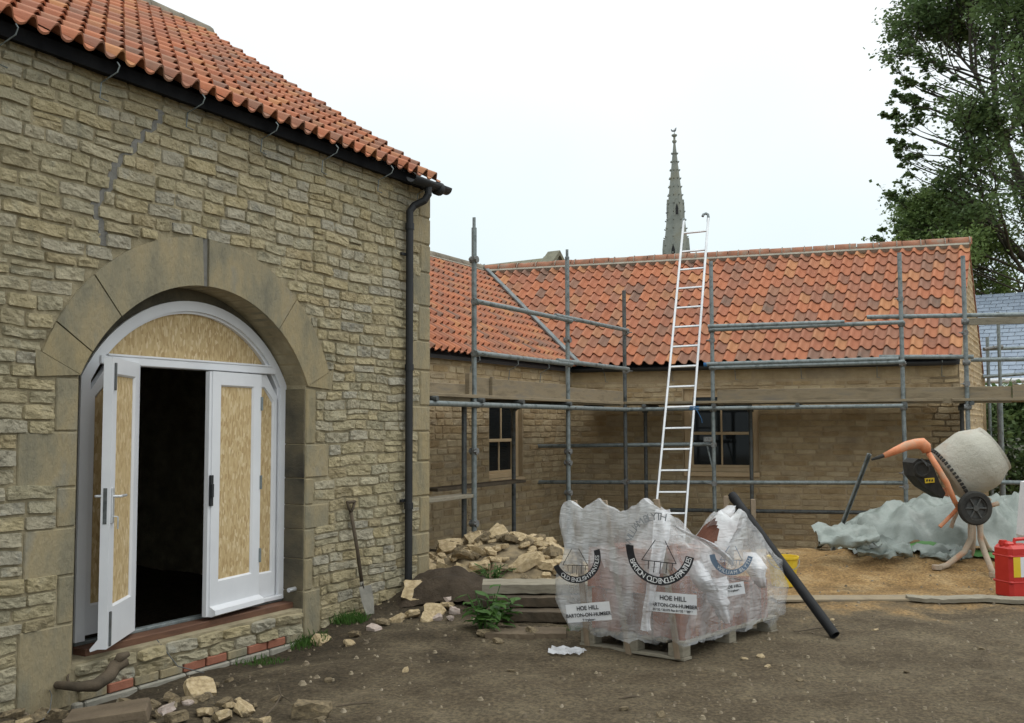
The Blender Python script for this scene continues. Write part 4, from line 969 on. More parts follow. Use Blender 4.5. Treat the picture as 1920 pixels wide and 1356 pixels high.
# ------------------------------------------------------------------ slate roofed house at right
sh=thing('slate_house','low house with blue grey slate roof beyond the gable on the far right','house',(13,27,0))
p=Y(1845,712,24.5);q=Y(2010,712,23.5);top=Y(1838,560,29.5)
ud=nrm(V(q[0]-p[0],q[1]-p[1],0));vd=nrm(V(-ud[1],ud[0],0)*4.6+UPV*(top[2]-p[2]));Ls=np.linalg.norm(V(0,4.6,top[2]-p[2]));p=p-ud*1.0
mb=MB()
for r in range(22):
    x=0
    while x<6:
        w_=.30;xo=x+(.15 if r%2 else 0);g=.008
        a_=p+ud*(xo+g)+vd*(Ls*r/22);mb.prism([a_+UPV*.02,a_+ud*(w_-2*g)+UPV*.02,a_+ud*(w_-2*g)+vd*Ls/22*1.05,a_+vd*Ls/22*1.05],-UPV*.012,(int(x*10)+.5+r*3,r+.5));x+=w_
part(mb,'roof',slate,sh)
mb=MB();mb.prism([p-UPV*.03,p+ud*6.2-UPV*.03,p+ud*6.2+vd*Ls-UPV*.03,p+vd*Ls-UPV*.03],-UPV*.08);mb.tube([p-V(0,.05,.03),p+ud*6.2-V(0,.05,.03)],.05,8);part(mb,'eaves_gutter',white,sh)
mb=MB();c=p+ud*3.2+V(0,2.4,0);mb.box(V(c[0],c[1]+.2,p[2]/2-.3),ud*2.9,V(-ud[1],ud[0],0)*2.2,UPV*(p[2]/2+.1));part(mb,'wall',spirem,sh)
# ------------------------------------------------------------------ TREES
def tree(name,label,base,H,seed,leafm,spread,nl,lsize,gen=5,lean=(0,0),target=None,first=.22,grp=None,density=1.,r0=.28,minx=None,twigs=0):
    rg=random.Random(seed);root=thing(name,label,'tree',base,grp)
    tb=MB();ends=[]
    def br(p,d,L,r,g):
        k=4 if g<4 else 3;pts=[p];dd=np.array(d)
        for i in range(k):
            dd=nrm(dd+V(rg.gauss(0,.11),rg.gauss(0,.11),rg.gauss(.02,.07)));pts.append(pts[-1]+dd*L/k)
        tb.tube(pts,[r*(1-.42*i/k) for i in range(k+1)],max(4,8-g) if g<4 else 3,caps=False)
        if g>=gen: ends.append((pts[-1],dd,L));ends.append((pts[1],dd,L));return
        if g>=gen-1: ends.append((pts[-1],dd,L))
        nchild=rg.choice([3,4]) if g>0 else 6
        for c in range(nchild):
            t=rg.uniform(.35,1.0) if c>0 else 1.
            if g==0: t=first+(1-first)*c/(nchild-1)
            i=min(k-1,int(t*k));q=pts[i]+(pts[i+1]-pts[i])*(t*k-i) if t<1 else pts[-1]
            az=rg.uniform(0,2*math.pi) if g else 2.4*c+rg.uniform(0,.6);sp=rg.uniform(.45,.95)*spread
            side=nrm(np.cross(dd,V(math.cos(az),math.sin(az),.3)));nd=nrm(dd*(math.cos(sp))+side*math.sin(sp)+V(0,0,.10))
            if c==0 and g: nd=nrm(dd+V(rg.gauss(0,.15),rg.gauss(0,.15),0))
            Ln=L*rg.uniform(.62,.82)*(1. if g else .62)
            if minx is not None and (q+nd*Ln)[0]<minx+1.6*N3(q[2]*.45,q[1]*.3,seed): continue
            br(q,nd,Ln,r*(.62 if c else .72)*(1 if g else .7),g+1)
    br(np.array(base,dtype=float),nrm(V(lean[0],lean[1],1)),H*.5,r0,0)
    b0=np.array(base,dtype=float)
    for i in range(twigs):       # long bare outer shoots with a few leaves at their tips
        z=b0[2]+H*rg.uniform(.30,.70);p=V(minx+rg.uniform(.2,1.6),b0[1]+rg.uniform(-1.5,1.),z);d=nrm(V(-1,rg.uniform(-.4,.4),rg.uniform(-.25,.35)));L=rg.uniform(.7,1.7)*(1 if H>10 else .6);pts=[p+V(1.2,0,-.5)]+[p]
        for q in range(6):
            d=nrm(d+V(0,rg.gauss(0,.1),.13));pts.append(pts[-1]+d*L/6)
            if q>1:
                e=nrm(d+V(rg.gauss(0,.5),rg.gauss(0,.5),rg.gauss(0,.6)));pe=pts[-1]+e*L*.22;tb.tube([pts[-1],pts[-1]+e*L*.12,pe],[.008,.006,.004],3,caps=False);ends.append((pe,d,.18))
        tb.tube(pts,[.03,.024,.02,.017,.014,.011,.009,.006],4,caps=False);ends.append((pts[-1],d,.25))
    part(tb,'trunk',bark,root,smooth=True,recalc=False)
    lm=MB();V_=[];
    per=max(1,int(nl/len(ends)))
    for (p,d,L) in ends:
        if rg.random()>density: continue
        dens=rg.choice([0,.3,.8,1.3,2.2])*(.25+1.5*max(0,.5+N3(p[0]*.45,p[1]*.45+seed,p[2]*.45)*1.3));sg=min(.45,L*.34)
        for i in range(int(per*dens)):
            q=p+V(rg.gauss(0,sg),rg.gauss(0,sg),rg.gauss(0,sg*.6));s=lsize*rg.uniform(.6,1.3)
            a=nrm(V(rg.gauss(0,1),rg.gauss(0,1),rg.gauss(0,.5)));b=nrm(np.cross(a,V(rg.gauss(0,.6),rg.gauss(0,.6),1)))*s*.5;a=a*s
            lm.add([q-a*.5,q+b,q+a*.6,q-b],[(0,1,2,3)])
    part(lm,'crown',leafm,root,recalc=False);return root
tb_=Y(2060,760,33);tree('large_tree','tall dark leafed tree with bare twiggy outer branches rising at the top right',V(tb_[0],33,-.3),20.,5,leafd,.70,125000,.12,gen=6,first=.16,r0=.34,minx=13.3,twigs=60)
tb_=Y(1890,700,31);tree('small_tree','fresh yellow green tree with open twiggy crown just behind the gable',V(tb_[0],31,-.3),10.2,12,leafl,.85,60000,.095,gen=5,first=.22,r0=.13,lean=(-.12,0),minx=13.0,twigs=18)
def bush(name,label,c,rx,ry,rz_,n,ls,m,seed,stems=7):
    rg=random.Random(seed);root=thing(name,label,'bush',(c[0],c[1],c[2]));st=MB()
    for i in range(stems):
        a=rg.uniform(0,6.28);st.tube([V(c[0],c[1],c[2]-.05),V(c[0]+rx*.3*math.cos(a),c[1]+ry*.3*math.sin(a),c[2]+rz_*.8),V(c[0]+rx*.7*math.cos(a),c[1]+ry*.7*math.sin(a),c[2]+rz_*rg.uniform(1.2,1.9))],[.04,.03,.01],5,caps=False)
    part(st,'stem',bark,root,recalc=False);lm=MB()
    for i in range(n):
        a=rg.uniform(0,6.28);e=rg.uniform(-.9,1.5);r=rg.uniform(.55,1.08);r*=1+.25*N3(math.cos(a)*2+c[0],math.sin(a)*2,e*1.5+seed)
        q=V(c[0]+rx*r*math.cos(a)*math.cos(e),c[1]+ry*r*math.sin(a)*math.cos(e),c[2]+rz_+rz_*r*math.sin(e));s=ls*rg.uniform(.6,1.3)
        a_=nrm(V(rg.gauss(0,1),rg.gauss(0,1),rg.gauss(0,.6)))*s;b_=nrm(np.cross(a_,V(rg.gauss(0,.6),rg.gauss(0,.6),1)))*s*.5;lm.add([q-a_*.5,q+b_,q+a_*.6,q-b_],[(0,1,2,3)])
    part(lm,'foliage',m,root,recalc=False)
q=Y(1885,720,19.3);bush('garden_bush','dark green bush behind the scaffolding below the slate roof',(q[0]+.2,q[1],-.2),1.5,1.2,1.25,9000,.10,leafd,3)
q=Y(1960,720,24.);bush('garden_bush','broad green bush against the slate roofed house at the right edge',(q[0]+1.2,q[1]-1.5,-.2),1.5,1.2,1.35,7000,.12,leafl,4)
# ------------------------------------------------------------------ PALLET + TILES
BP=V(1.21,7.19,0);dA=nrm(V(-.80,.60,0));dB=nrm(V(.68,.733,0));LA,LB=.88,1.36
BP[2]=gz(BP[0],BP[1])
def K(a,b,z): return V(*(BP+dA*a+dB*b)[:2],BP[2]+z)
pal=thing('pallet','worn timber pallet carrying the shrink wrapped roof tiles','pallet',K(LA/2,LB/2,0))
for b in(.05,LB/2,LB-.05):
    mb=MB();mb.bevbox(K(LA/2,b,.012),dA*LA/2,dB*.05,UPV*.011,.003);part(mb,'bottom_board',greywood,pal)
    for a in(.07,LA/2,LA-.07):
        mb=MB();mb.bevbox(K(a,b,.068),dA*.06,dB*.05,UPV*.045,.005);part(mb,'block',greywood,pal)
for i in range(7):
    a=.05+(LA-.1)*i/6;mb=MB();mb.bevbox(K(a,LB/2,.124),dA*.045,dB*LB/2,UPV*.010,.003);part(mb,'deck_board',greywood,pal)
load=thing('tile_load','pallet load of new clay pantiles under torn clear plastic wrap printed with black lettering','roof tiles',K(LA/2,LB/2,.135))
# pantiles standing on end in rows
def ptile(mb,c,u,v,n,w=.24,h=.33,t=.014,uv=None):
    m=len(PROF);vs=[]
    for zz in(-.5,.5):
        for k,o in enumerate((0,t)):
            for (x,hh) in PROF: vs.append(c+u*(x-.5)*w+v*zz*h+n*(hh+o))
    fs=[(i,i+1,2*m+i+1,2*m+i) for i in range(m-1)]+[(m+i,m+i+1,3*m+i+1,3*m+i) for i in range(m-1)]+[(i,i+1,m+i+1,m+i) for i in range(m-1)]+[(2*m+i,2*m+i+1,3*m+i+1,3*m+i) for i in range(m-1)]
    mb.add(vs,fs,uv)
def row(b0,b1,a0,a1,z,nn,h,name,tl=0.,st=.03,w=.25):
    mb=MB();b=b0
    while b<b1:
        a=a0+w/2
        while a<a1:
            ptile(mb,K(a,b,z+h/2+ru(-.006,.006)),dA,nrm(UPV+dB*tl),dB,w,h,.014,(random.randint(0,50)+.5,random.randint(0,50)+.5));a+=w+.012
        b+=st
    return part(mb,name,tilem,load)
row(.05,LB-.1,.03,LA-.03,.135,0,.30,'tile_row',st=.034);row(.06,LB*.55,.10,LA-.06,.44,0,.29,'tile_row',tl=.05,st=.036,w=.24)
# exposed tilted tiles
mb=MB()
for i in range(7):
    ptile(mb,K(.25,.72+.035*i,.72+.012*i),nrm(dA*.8+UPV*.2),nrm(UPV*.75+dB*.55-dA*.3),nrm(dB*.8-UPV*.5),.24,.34,.014,(i+.5,3.5))
part(mb,'loose_tiles',mat('dark fired clay',[(.10,.045,.03),(.20,.085,.055)],6,5,.85,.3,40),load)
# battens on the front-left face, leaning slightly left at the top
def bpx(x,y,b):   # point on plane b=const seen at pixel
    nn=nrm(np.cross(dA,UPV));p=K(0,b,0);v=ray(x,y);return C0+v*np.dot(p-C0,nn)/np.dot(v,nn)
for (xb,yb,xt,yt) in((1103,1223,1077,932),(1180,1230,1133,932),(1271,1236,1231,930)):
    a=bpx(xb,yb,-.0);b=bpx(xt,yt+6,.03);mb=MB();d_=nrm(b-a);mb.bevbox((a+b)/2,(b-a)/2,dA*.022,nrm(np.cross(d_,dA))*.012,.003);part(mb,'batten',batten,load)
for (x,y,d,h) in((1361,930,8.5,.5),(1412,936,8.75,.6),(1370,955,8.3,.45)):
    a=Y(x,y,d);mb=MB();mb.bevbox(a-UPV*h/2,UPV*h/2,V(.02,0,0),V(0,.012,0),.003);part(mb,'batten',batten,load)
# wrap
def top_h(a,b):
    # a 0..LA (left), b 0..LB (rear right)
    base=.60
    pk=[(.80,1.10),(.555,1.115),(.19,1.135)]
    best=0
    front=0
    for (pa,h) in pk: front=max(front,h-abs(a-pa)**.8*.42)
    front=max(front,.92) if a>.1 else front
    if a>.85: front-=.6*(a-.85)
    if a<.1: front-=1.5*(.1-a)
    fade=math.exp(-(b/(.24+.34*smooth(.32,.0,a)))**2)
    h=base+(front-base)*fade
    for (pa,pb,hh,sl) in((.03,.98,1.02,1.25),(.12,.86,1.0,1.4),(.30,1.10,.98,1.5),(.42,.50,.98,1.4),(.30,.42,.93,1.6)):
        h=max(h,hh-sl*math.hypot(a-pa,(b-pb))*.9)
    h+=.022*N3(a*9,b*9,3)+.012*N3(a*22,b*22,4)+.01*abs(N3(a*5+b*9,b*4,7))
    return h
NA,NB=46,60;mb=MB();idx={}
def wob(a,b,z,amp=.012): return amp*N3(a*7,b*7,z*7)+amp*.5*N3(a*17,b*17,z*9)
def holec(a,b): # opening where tiles show
    return math.hypot((a-.20)/.12,(b-.72)/.10)<1
vs=[];
for j in range(NB+1):
    for i in range(NA+1):
        a=LA*i/NA;b=LB*j/NB;h=top_h(a,b);lean=(h-.6)*.12+.05*smooth(.3,.9,h)
        p=K(a*1.08-.02+lean,b*1.03-.02,h);vs.append(p+V(wob(a,b,1),wob(b,a,2),0))
n=NA+1
fs=[(j*n+i,j*n+i+1,(j+1)*n+i+1,(j+1)*n+i) for j in range(NB) for i in range(NA) if not holec(LA*(i+.5)/NA,LB*(j+.5)/NB)]
mb.add(vs,fs);part(mb,'gathered_wrap',wrapt,load,smooth=True,recalc=False);mb=MB()
# side skirts
per=[(i,0) for i in range(NA+1)]+[(NA,j) for j in range(1,NB+1)]+[(i,NB) for i in range(NA-1,-1,-1)]+[(0,j) for j in range(NB-1,0,-1)]
NL=16;vs=[]
for k,(i,j) in enumerate(per):
    a=LA*i/NA;b=LB*j/NB;h=top_h(a,b);lo=.11+.035*N3(k*.11,5,0)*2+.02*N3(k*.5,8,0)
    if j==0 and i>NA*.75: lo-=.0
    for l in range(NL+1):
        t=l/NL;z=h+(lo-h)*t;bulge=.022*math.sin(math.pi*min(1,max(0,(z-.1)/.62)))+.012*smooth(.5,.3,z)*(.5+.5*math.sin(k*.35))
        oa=(-1 if i==0 else (1 if i==NA else 0));obb=(-1 if j==0 else (1 if j==NB else 0))
        lean=((z-.6)*.12 if z>.6 else 0)+.05*smooth(.3,.9,z)
        fl=.10*smooth(NA*.8,NA,i)*smooth(.75,.45,z)*smooth(.12,.35,z)   # loose flap at left
        p=K(a*1.08-.02+lean+oa*bulge+fl,b*1.03-.02+obb*(bulge*.7+.02),z);s_=.006*math.sin(k*1.7+z*19)+.004*math.sin(k*2.9-z*34)+.005*math.sin(z*60+k*.4)
        p=p+V(wob(a,b,1+z*3*t,.012)*(1 if t>0 else 1),wob(b,a,2+z*3*t,.012),0)+ (-dB if j==0 else -dA)*s_*(t>0)
        if l==0: p=K(a*1.08-.02+((h-.6)*.12)+.05*smooth(.3,.9,h),b*1.03-.02,h)+V(wob(a,b,1),wob(b,a,2),0)
        vs.append(p)
m=len(per);n=NL+1
qf=[(k*n+l,((k+1)%m)*n+l,((k+1)%m)*n+l+1,k*n+l+1) for k in range(m) for l in range(NL)]
zlim=lambda q:np.mean([vs[i][2] for i in q])-BP[2]>.60+.10*N3(vs[q[0]][0]*4,vs[q[0]][1]*4,2)
m2=MB();m2.add(vs,[q for q in qf if zlim(q)]);part(m2,'gathered_wrap',wrapt,load,smooth=True,recalc=False)
mb.add(vs,[q for q in qf if not zlim(q)])
wrap=part(mb,'plastic_wrap',wrapm,load,smooth=True,recalc=False)
# torn milky strips
def strip(pts,ws,name='torn_wrap',m=wrapd):
    P_=[np.array(p) for p in pts];k=len(P_);mb=MB();vs=[];NS=6;rows=[]
    for i in range(k-1):
        p0,p1,p2,p3=P_[max(i-1,0)],P_[i],P_[i+1],P_[min(i+2,k-1)]
        for q in range(NS+(1 if i==k-2 else 0)):
            t=q/NS;rows.append((.5*((2*p1)+(-p0+p2)*t+(2*p0-5*p1+4*p2-p3)*t*t+(-p0+3*p1-3*p2+p3)*t**3),ws[i]+(ws[i+1]-ws[i])*t))
    sd0=random.random()*50
    for i,(p,w_) in enumerate(rows):
        w_*=1+.25*N3(i*.4,sd0)
        for j in range(11):
            u=(j/10-.5)*2;rag=1+.12*N3(i*.8,sd0,u)
            vs.append(p+V(u*w_*.8*rag,-u*w_*.3,0)+V(0,-.05*w_/.08*math.cos(u*1.7)+.018*N3(u*3.5+sd0,i*.12,4)+.006*N3(u*9+sd0,i*.1,7),.010*N3(u*3,i*.3,sd0)))
    mb.add(vs,[(i*11+j,i*11+j+1,(i+1)*11+j+1,(i+1)*11+j) for i in range(len(rows)-1) for j in range(10)]);return part(mb,name,m,load,smooth=True,recalc=False)
dd_=7.05
def pl_(x,y,d): return Y(x,y,d)
strip([pl_(1243,955,7.22),pl_(1240,1000,7.1),pl_(1230,1060,7.0),pl_(1220,1110,6.98),pl_(1212,1160,6.98),pl_(1211,1182,6.98)],[.06,.075,.05,.04,.035,.045])
strip([pl_(1262,985,7.2),pl_(1290,1000,7.2),pl_(1330,1020,7.3),pl_(1360,1042,7.38),pl_(1376,1062,7.4)],[.02,.035,.05,.045,.02])
strip([pl_(1372,948,8.2),pl_(1360,965,8.1),pl_(1372,985,8.05)],[.04,.075,.05])
strip([pl_(1405,1035,7.75),pl_(1415,1060,7.65),pl_(1422,1085,7.62),pl_(1430,1103,7.65)],[.06,.10,.07,.03])
strip([pl_(1335,1080,7.35),pl_(1345,1120,7.3),pl_(1355,1150,7.3),pl_(1362,1168,7.3)],[.13,.09,.06,.03])
strip([pl_(1300,1050,7.2),pl_(1315,1085,7.15),pl_(1330,1110,7.2)],[.05,.10,.08])
# print on the wrap
def text_data(s,size,bold=.0):
    cu=bpy.data.curves.new('t','FONT');cu.body=s;cu.size=size;cu.align_x='CENTER';cu.align_y='CENTER';cu.offset=bold
    o=bpy.data.objects.new('t',cu);scn.collection.objects.link(o);bpy.context.view_layer.update()
    dg=bpy.context.evaluated_depsgraph_get();me=o.evaluated_get(dg).to_mesh();vs=[tuple(v.co) for v in me.vertices];fs=[tuple(q.vertices) for q in me.polygons]
    o.evaluated_get(dg).to_mesh_clear();bpy.data.objects.remove(o);bpy.data.curves.remove(cu);return vs,fs
def text(mb,s,size,P,bold=0.):
    vs,fs=text_data(s,size,bold);mb.add([P(x,y) for x,y,_ in vs],fs)
def text_arc(mb,s,size,P,cx,cy,r,a0,a1,bold=0.,inside=True):
    data=[];W=[]
    for chh in s:
        if chh==' ': data.append(None);W.append(.42);continue
        vs,fs=text_data(chh,size,bold);xs_=[v[0] for v in vs];m_=(min(xs_)+max(xs_))/2;data.append(([(x-m_,y) for x,y,_ in vs],fs));W.append((max(xs_)-min(xs_))/size+.14)
    T=sum(W);acc=0
    for d,w_ in zip(data,W):
        t=math.radians(a0+(a1-a0)*(acc+w_/2)/T);acc+=w_
        if d is None: continue
        rot=t+math.pi/2 if a1>a0 else t-math.pi/2
        mb.add([P(cx+r*math.cos(t)+x*math.cos(rot)-y*math.sin(rot),cy+r*math.sin(t)+x*math.sin(rot)+y*math.cos(rot)) for x,y in d[0]],d[1])
def plane_at(c,ux,uz):
    c=np.array(c);return lambda x,y,o=0.:c+ux*x+uz*y+nf*o
def band(mb,P,cx,cy,r0,r1,a0,a1,n=30):
    vs=[]
    for i in range(n+1):
        t=math.radians(a0+(a1-a0)*i/n);vs+=[P(cx+r0*math.cos(t),cy+r0*math.sin(t)),P(cx+r1*math.cos(t),cy+r1*math.sin(t))]
    mb.add(vs,[(2*i,2*i+1,2*i+3,2*i+2) for i in range(n)])
def logo(cx_px,cy_px,d,ux,tilt,r,ink,top,bot,a0,a1,topband=True,sign=None,part_top=None):
    ux=nrm(ux);nf_=nrm(np.cross(ux,UPV));nf_=nf_ if nf_[1]<0 else -nf_;c=Y(cx_px,cy_px,d);ct,st=math.cos(tilt),math.sin(tilt)
    def P(x,y,o=0.):
        X=x*ct-y*st;Z=x*st+y*ct;return c+ux*X+UPV*Z+nf_*(o+.012*N3(X*9,Z*9,1)-.22*X*X)
    mb=MB();band(mb,P,0,0,r*.76,r,a0,a1);
    # tile drawing inside: roof outline with strokes
    for (x0,y0,x1,y1) in((-.5,-.35,.5,-.35),(-.5,-.35,-.12,.25),(.5,-.35,.15,.25),(-.3,-.35,-.3,-.58),(-.12,-.35,-.14,-.66),(.06,-.35,.04,-.68),(.24,-.35,.22,-.64),(.4,-.35,.38,-.55)):
        dx,dy=x1-x0,y1-y0;L=math.hypot(dx,dy);px_,py_=-dy/L*.012,dx/L*.012
        mb.add([P(r*(x0+px_),r*(y0+py_)),P(r*(x1+px_),r*(y1+py_)),P(r*(x1-px_),r*(y1-py_)),P(r*(x0-px_),r*(y0-py_))],[(0,1,2,3)])
    part(mb,'printed_emblem',ink,load,recalc=False)
    mb=MB();P2=lambda x,y:P(x,y,.004)
    if bot: text_arc(mb,bot,r*.215,P2,0,0,r*.88,*bot_ang)
    part(mb,'printed_lettering',inkw,load,recalc=False)
    if top:
        mb=MB();text_arc(mb,top,r*.30,P2,0,0,r*.90,*top_ang,bold=.0);part(mb,'printed_lettering',inkg if ink is not inkb else inkb,load,recalc=False)
    return P
bot_ang=(-165,-12);top_ang=(178,80)
uxf=nrm(-dA);uxr=nrm(dB*.9-dA*.25)
bot_ang=(205,350)
logo(1236,1030,6.93,nrm(-dA*.7+V(.3,0,0)),math.radians(-3),.245,inkm,'WILLIAM BLYTH','BARTON  OLD ENGLISH PANTILES',178,352)
bot_ang=(230,362)
logo(1078,1042,7.42,nrm(-dA*.9+V(.3,0,0)),math.radians(2),.20,inkm,None,'OLD ENGLISH PANTILES',205,375)
bot_ang=(225,345);top_ang=(170,80)
logo(1372,1035,7.42,nrm(V(1,.15,0)),math.radians(-4),.17,inkb,None,'WILLIAM BLYTH',190,350)
def sign(px0,py0,d,w,h,ux,tilt,lines,sizes,ink=inkm):
    c=Y(px0,py0,d);ux=nrm(ux);nf_=nrm(np.cross(ux,UPV));nf_=nf_ if nf_[1]<0 else -nf_;ct,st=math.cos(tilt),math.sin(tilt)
    def P(x,y,o=0.): return c+ux*(x*ct-y*st)+UPV*(x*st+y*ct)+nf_*(o+.006*N3(x*9,y*9,1))
    mb=MB();n=8;vs=[P((i/n-.5)*w,(j/4-.5)*h) for j in range(5) for i in range(n+1)];mb.add(vs,[(j*(n+1)+i,j*(n+1)+i+1,(j+1)*(n+1)+i+1,(j+1)*(n+1)+i) for j in range(4) for i in range(n)])
    o=part(mb,'printed_label',whitep,load,recalc=False);mb=MB();y=h*.5
    for s,z in zip(lines,sizes):
        y-=z*.82;text(mb,s,z,lambda a,b,y=y:P(a,b+y,.006),bold=.0008);y-=z*.45
    part(mb,'lettering',ink,o,recalc=False)
sign(1262,1131,6.93,.335,.135,uxf+V(.3,0,0),math.radians(0),['HOE HILL','BARTON-ON-HUMBER','01652 632175 Fax 01652 660966'],[.045,.034,.021])
sign(1103,1148,7.38,.36,.13,uxf+V(.2,0,0),math.radians(9),['HOE HILL','BARTON-ON-HUMBER','Telephone'],[.042,.036,.024])
sign(1375,1105,7.45,.17,.09,V(1,.1,0),math.radians(8),['HOE HILL','Telephone'],[.03,.02])
# ------------------------------------------------------------------ black pipe
a=Y(1372,928,8.95);b=Y(1566,1193,7.86);b[2]=max(b[2],gz(b[0],b[1])+.03)
mb=MB();ax=nrm(b-a);mb.lathe(a,ax,[(0,.0),(0,.040),(.0,.040),(.05,.044),(.10,.040),(np.linalg.norm(b-a),.040),(np.linalg.norm(b-a),.035),(np.linalg.norm(b-a)-.15,.035),(np.linalg.norm(b-a)-.15,0)],18)
part(mb,'black_pipe',mat('matt black pipe',[(.008,.008,.009),(.016,.016,.017)],5,3,.55,.05,30,spec=.2),base=b,smooth=False,label='black plastic drain pipe leaning against the wrapped tiles with its foot on the earth',cat='pipe')
# ------------------------------------------------------------------ bucket, jerry can
c=Zp(1474,1103,.02);c[1]=c[1]+.1;c[2]=gz(c[0],c[1])
bu=thing('bucket','yellow plastic builders bucket standing behind the black pipe','bucket',c)
mb=MB();mb.lathe(c,UPV,[(0,0),(0,.115),(.26,.145),(.275,.158),(.295,.158),(.295,.148),(.26,.139),(.02,.11),(.02,0)],26);part(mb,'body',yellow,bu,smooth=False)
mb=MB();mb.tube([c+V(.158*math.cos(t),.158*math.sin(t)-.01,.27-.10*abs(math.sin(t))) for t in [math.pi+math.pi*j/12 for j in range(13)]],.004,6);part(mb,'handle',galv,bu)
c=Zp(1908,1124,.0);c[2]=gz(c[0],c[1]);can=thing('jerry_can','red plastic jerry can with a yellow and white label at the right edge','container',c)
mb=MB();mb.bevbox(c+UPV*.25,V(.155,.03,0),V(-.03,.115,0),UPV*.25,.03);mb.bevbox(c+UPV*.495+V(-.09,0,0),V(.04,0,0),V(0,.09,0),UPV*.035,.015)
for z in(.16,.40): mb.bevbox(c+UPV*z,V(.158,.0306,0),V(-.0306,.118,0),UPV*.012,.008)
part(mb,'body',redm,can)
mb=MB();mb.lathe(c+UPV*.49+V(-.12,.0,0),UPV,[(0,.035),(.05,.035),(.05,0)],14);mb.tube([c+V(-.02,0,.49),c+V(-.01,0,.545),c+V(.10,0.02,.55),c+V(.12,.02,.49)],.018,8);part(mb,'handle',redm,can)
fn_=nrm(V(.03,-.155,0)*1);o0=c+UPV*.30+V(.0295,-.1135,0)*1.035
uxc=nrm(V(.155,.03,0))
for (x0,x1,m) in((-.13,-.055,yellow),(-.055,.12,whitep)):
    mb=MB();mb.add([o0+uxc*x0-UPV*.09,o0+uxc*x1-UPV*.09,o0+uxc*x1+UPV*.10,o0+uxc*x0+UPV*.10],[(0,1,2,3)]);part(mb,'label',m,can,recalc=False)
# ------------------------------------------------------------------ CEMENT MIXER (plane roughly parallel to view)
MD=11.1
def X(x,y,d=0.): return Y(x,y,MD+d)
mix=thing('cement_mixer','faded orange cement mixer with a pale crusted drum tipped up to the right','cement mixer',X(1825,1075))
bk=X(1773,897);mo=X(1862,842,-.10);ax=nrm(mo-bk);s_=MD/f
prof=[(0,0),(0,.25),(.02,.305),(.06,.325),(.34,.355),(.38,.356),(.42,.348),(.46,.330),(.60,.262),(.605,.250),(.58,.245),(.40,.335),(.06,.31),(.03,0)]
mb=MB();mb.lathe(bk,ax,prof,40)
mb.v=[tuple(np.array(p)+V(N3(p[0]*6,p[1]*6,p[2]*6),N3(p[1]*6,p[2]*6,p[0]*6),N3(p[2]*6,p[0]*6,p[1]*6))*.012) for p in mb.v]
drum=part(mb,'drum',drumm,mix,smooth=True)
mb=MB();mb.lathe(bk,ax,[(.575,.272),(.61,.270),(.615,.250),(.58,.245)],40)
part(mb,'drum_rim',drumm,drum)
mb=MB()
for i in range(46):
    t=2*math.pi*i/46
    a0=nrm(np.cross(ax,UPV));b0=np.cross(ax,a0);p=bk+ax*.055+(a0*math.cos(t)+b0*math.sin(t))*.332;mb.box(p,ax*.018,(a0*math.cos(t)+b0*math.sin(t))*.012,(-a0*math.sin(t)+b0*math.cos(t))*.012)
part(mb,'ring_gear',rubber,drum)
# yoke behind/around drum back
mb=MB();dd=-.0
mb.tube([X(1741,850,-.30),X(1757,875,-.34),X(1775,905,-.36),X(1790,940,-.32),X(1797,951,-.25)],[.028,.03,.03,.026,.03],12);
mb.tube([X(1741,850,-.30),X(1745,858,.0),X(1741,850,.30),X(1757,875,.36),X(1790,940,.34),X(1797,951,.25)],.026,12);part(mb,'yoke',orange,mix,smooth=True)
mb=MB();mb.tube([X(1738,848,-.28),X(1735,838,-.28),X(1728,832,-.28),X(1718,832,-.28),X(1700,836,-.28),X(1680,845,-.28),X(1657,855,-.28)],[.045,.062,.066,.055,.05,.042,.028],14);part(mb,'tipping_arm',orange,mix,smooth=True)
mb=MB();mb.tube([X(1660,853,-.28),X(1647,858,-.28),X(1634,862,-.28)],[.024,.02,.012],10);part(mb,'handle_grip',rubber,mix)
# motor housing
mb=MB();pp=[(1712,868),(1722,860),(1742,862),(1752,880),(1762,905),(1773,925),(1768,935),(1752,925),(1735,915),(1716,893)]
mb.prism([X(x,y,-.16) for x,y in pp],V(0,.30,0));part(mb,'motor_housing',rubber,mix)
mb=MB();c=X(1727,880,-.16);mb.lathe(c-V(0,.0,0),V(0,-1,0),[(0,.0),(0,.085),(.03,.085),(.035,.07),(.02,.06),(.02,0)],22);part(mb,'motor_fan_cover',rubber,mix)
mb=MB();c=X(1743,901,-.17);mb.box(c,V(.052,0,.004),V(0,.003,0),V(-.002,0,.026));wp=part(mb,'warning_plate',yellow,mix)
mb=MB()
for k in range(3): mb.box(c+V(-.03+.028*k,-.0045,.0),V(.008,0,.003),V(0,.001,0),V(0,0,.012))
part(mb,'warning_mark',inkm,wp)
mb=MB();mb.prism([X(1752,922,-.12),X(1775,915,-.12),X(1780,932,-.12)],V(0,.2,0));part(mb,'housing_base',orange,mix)
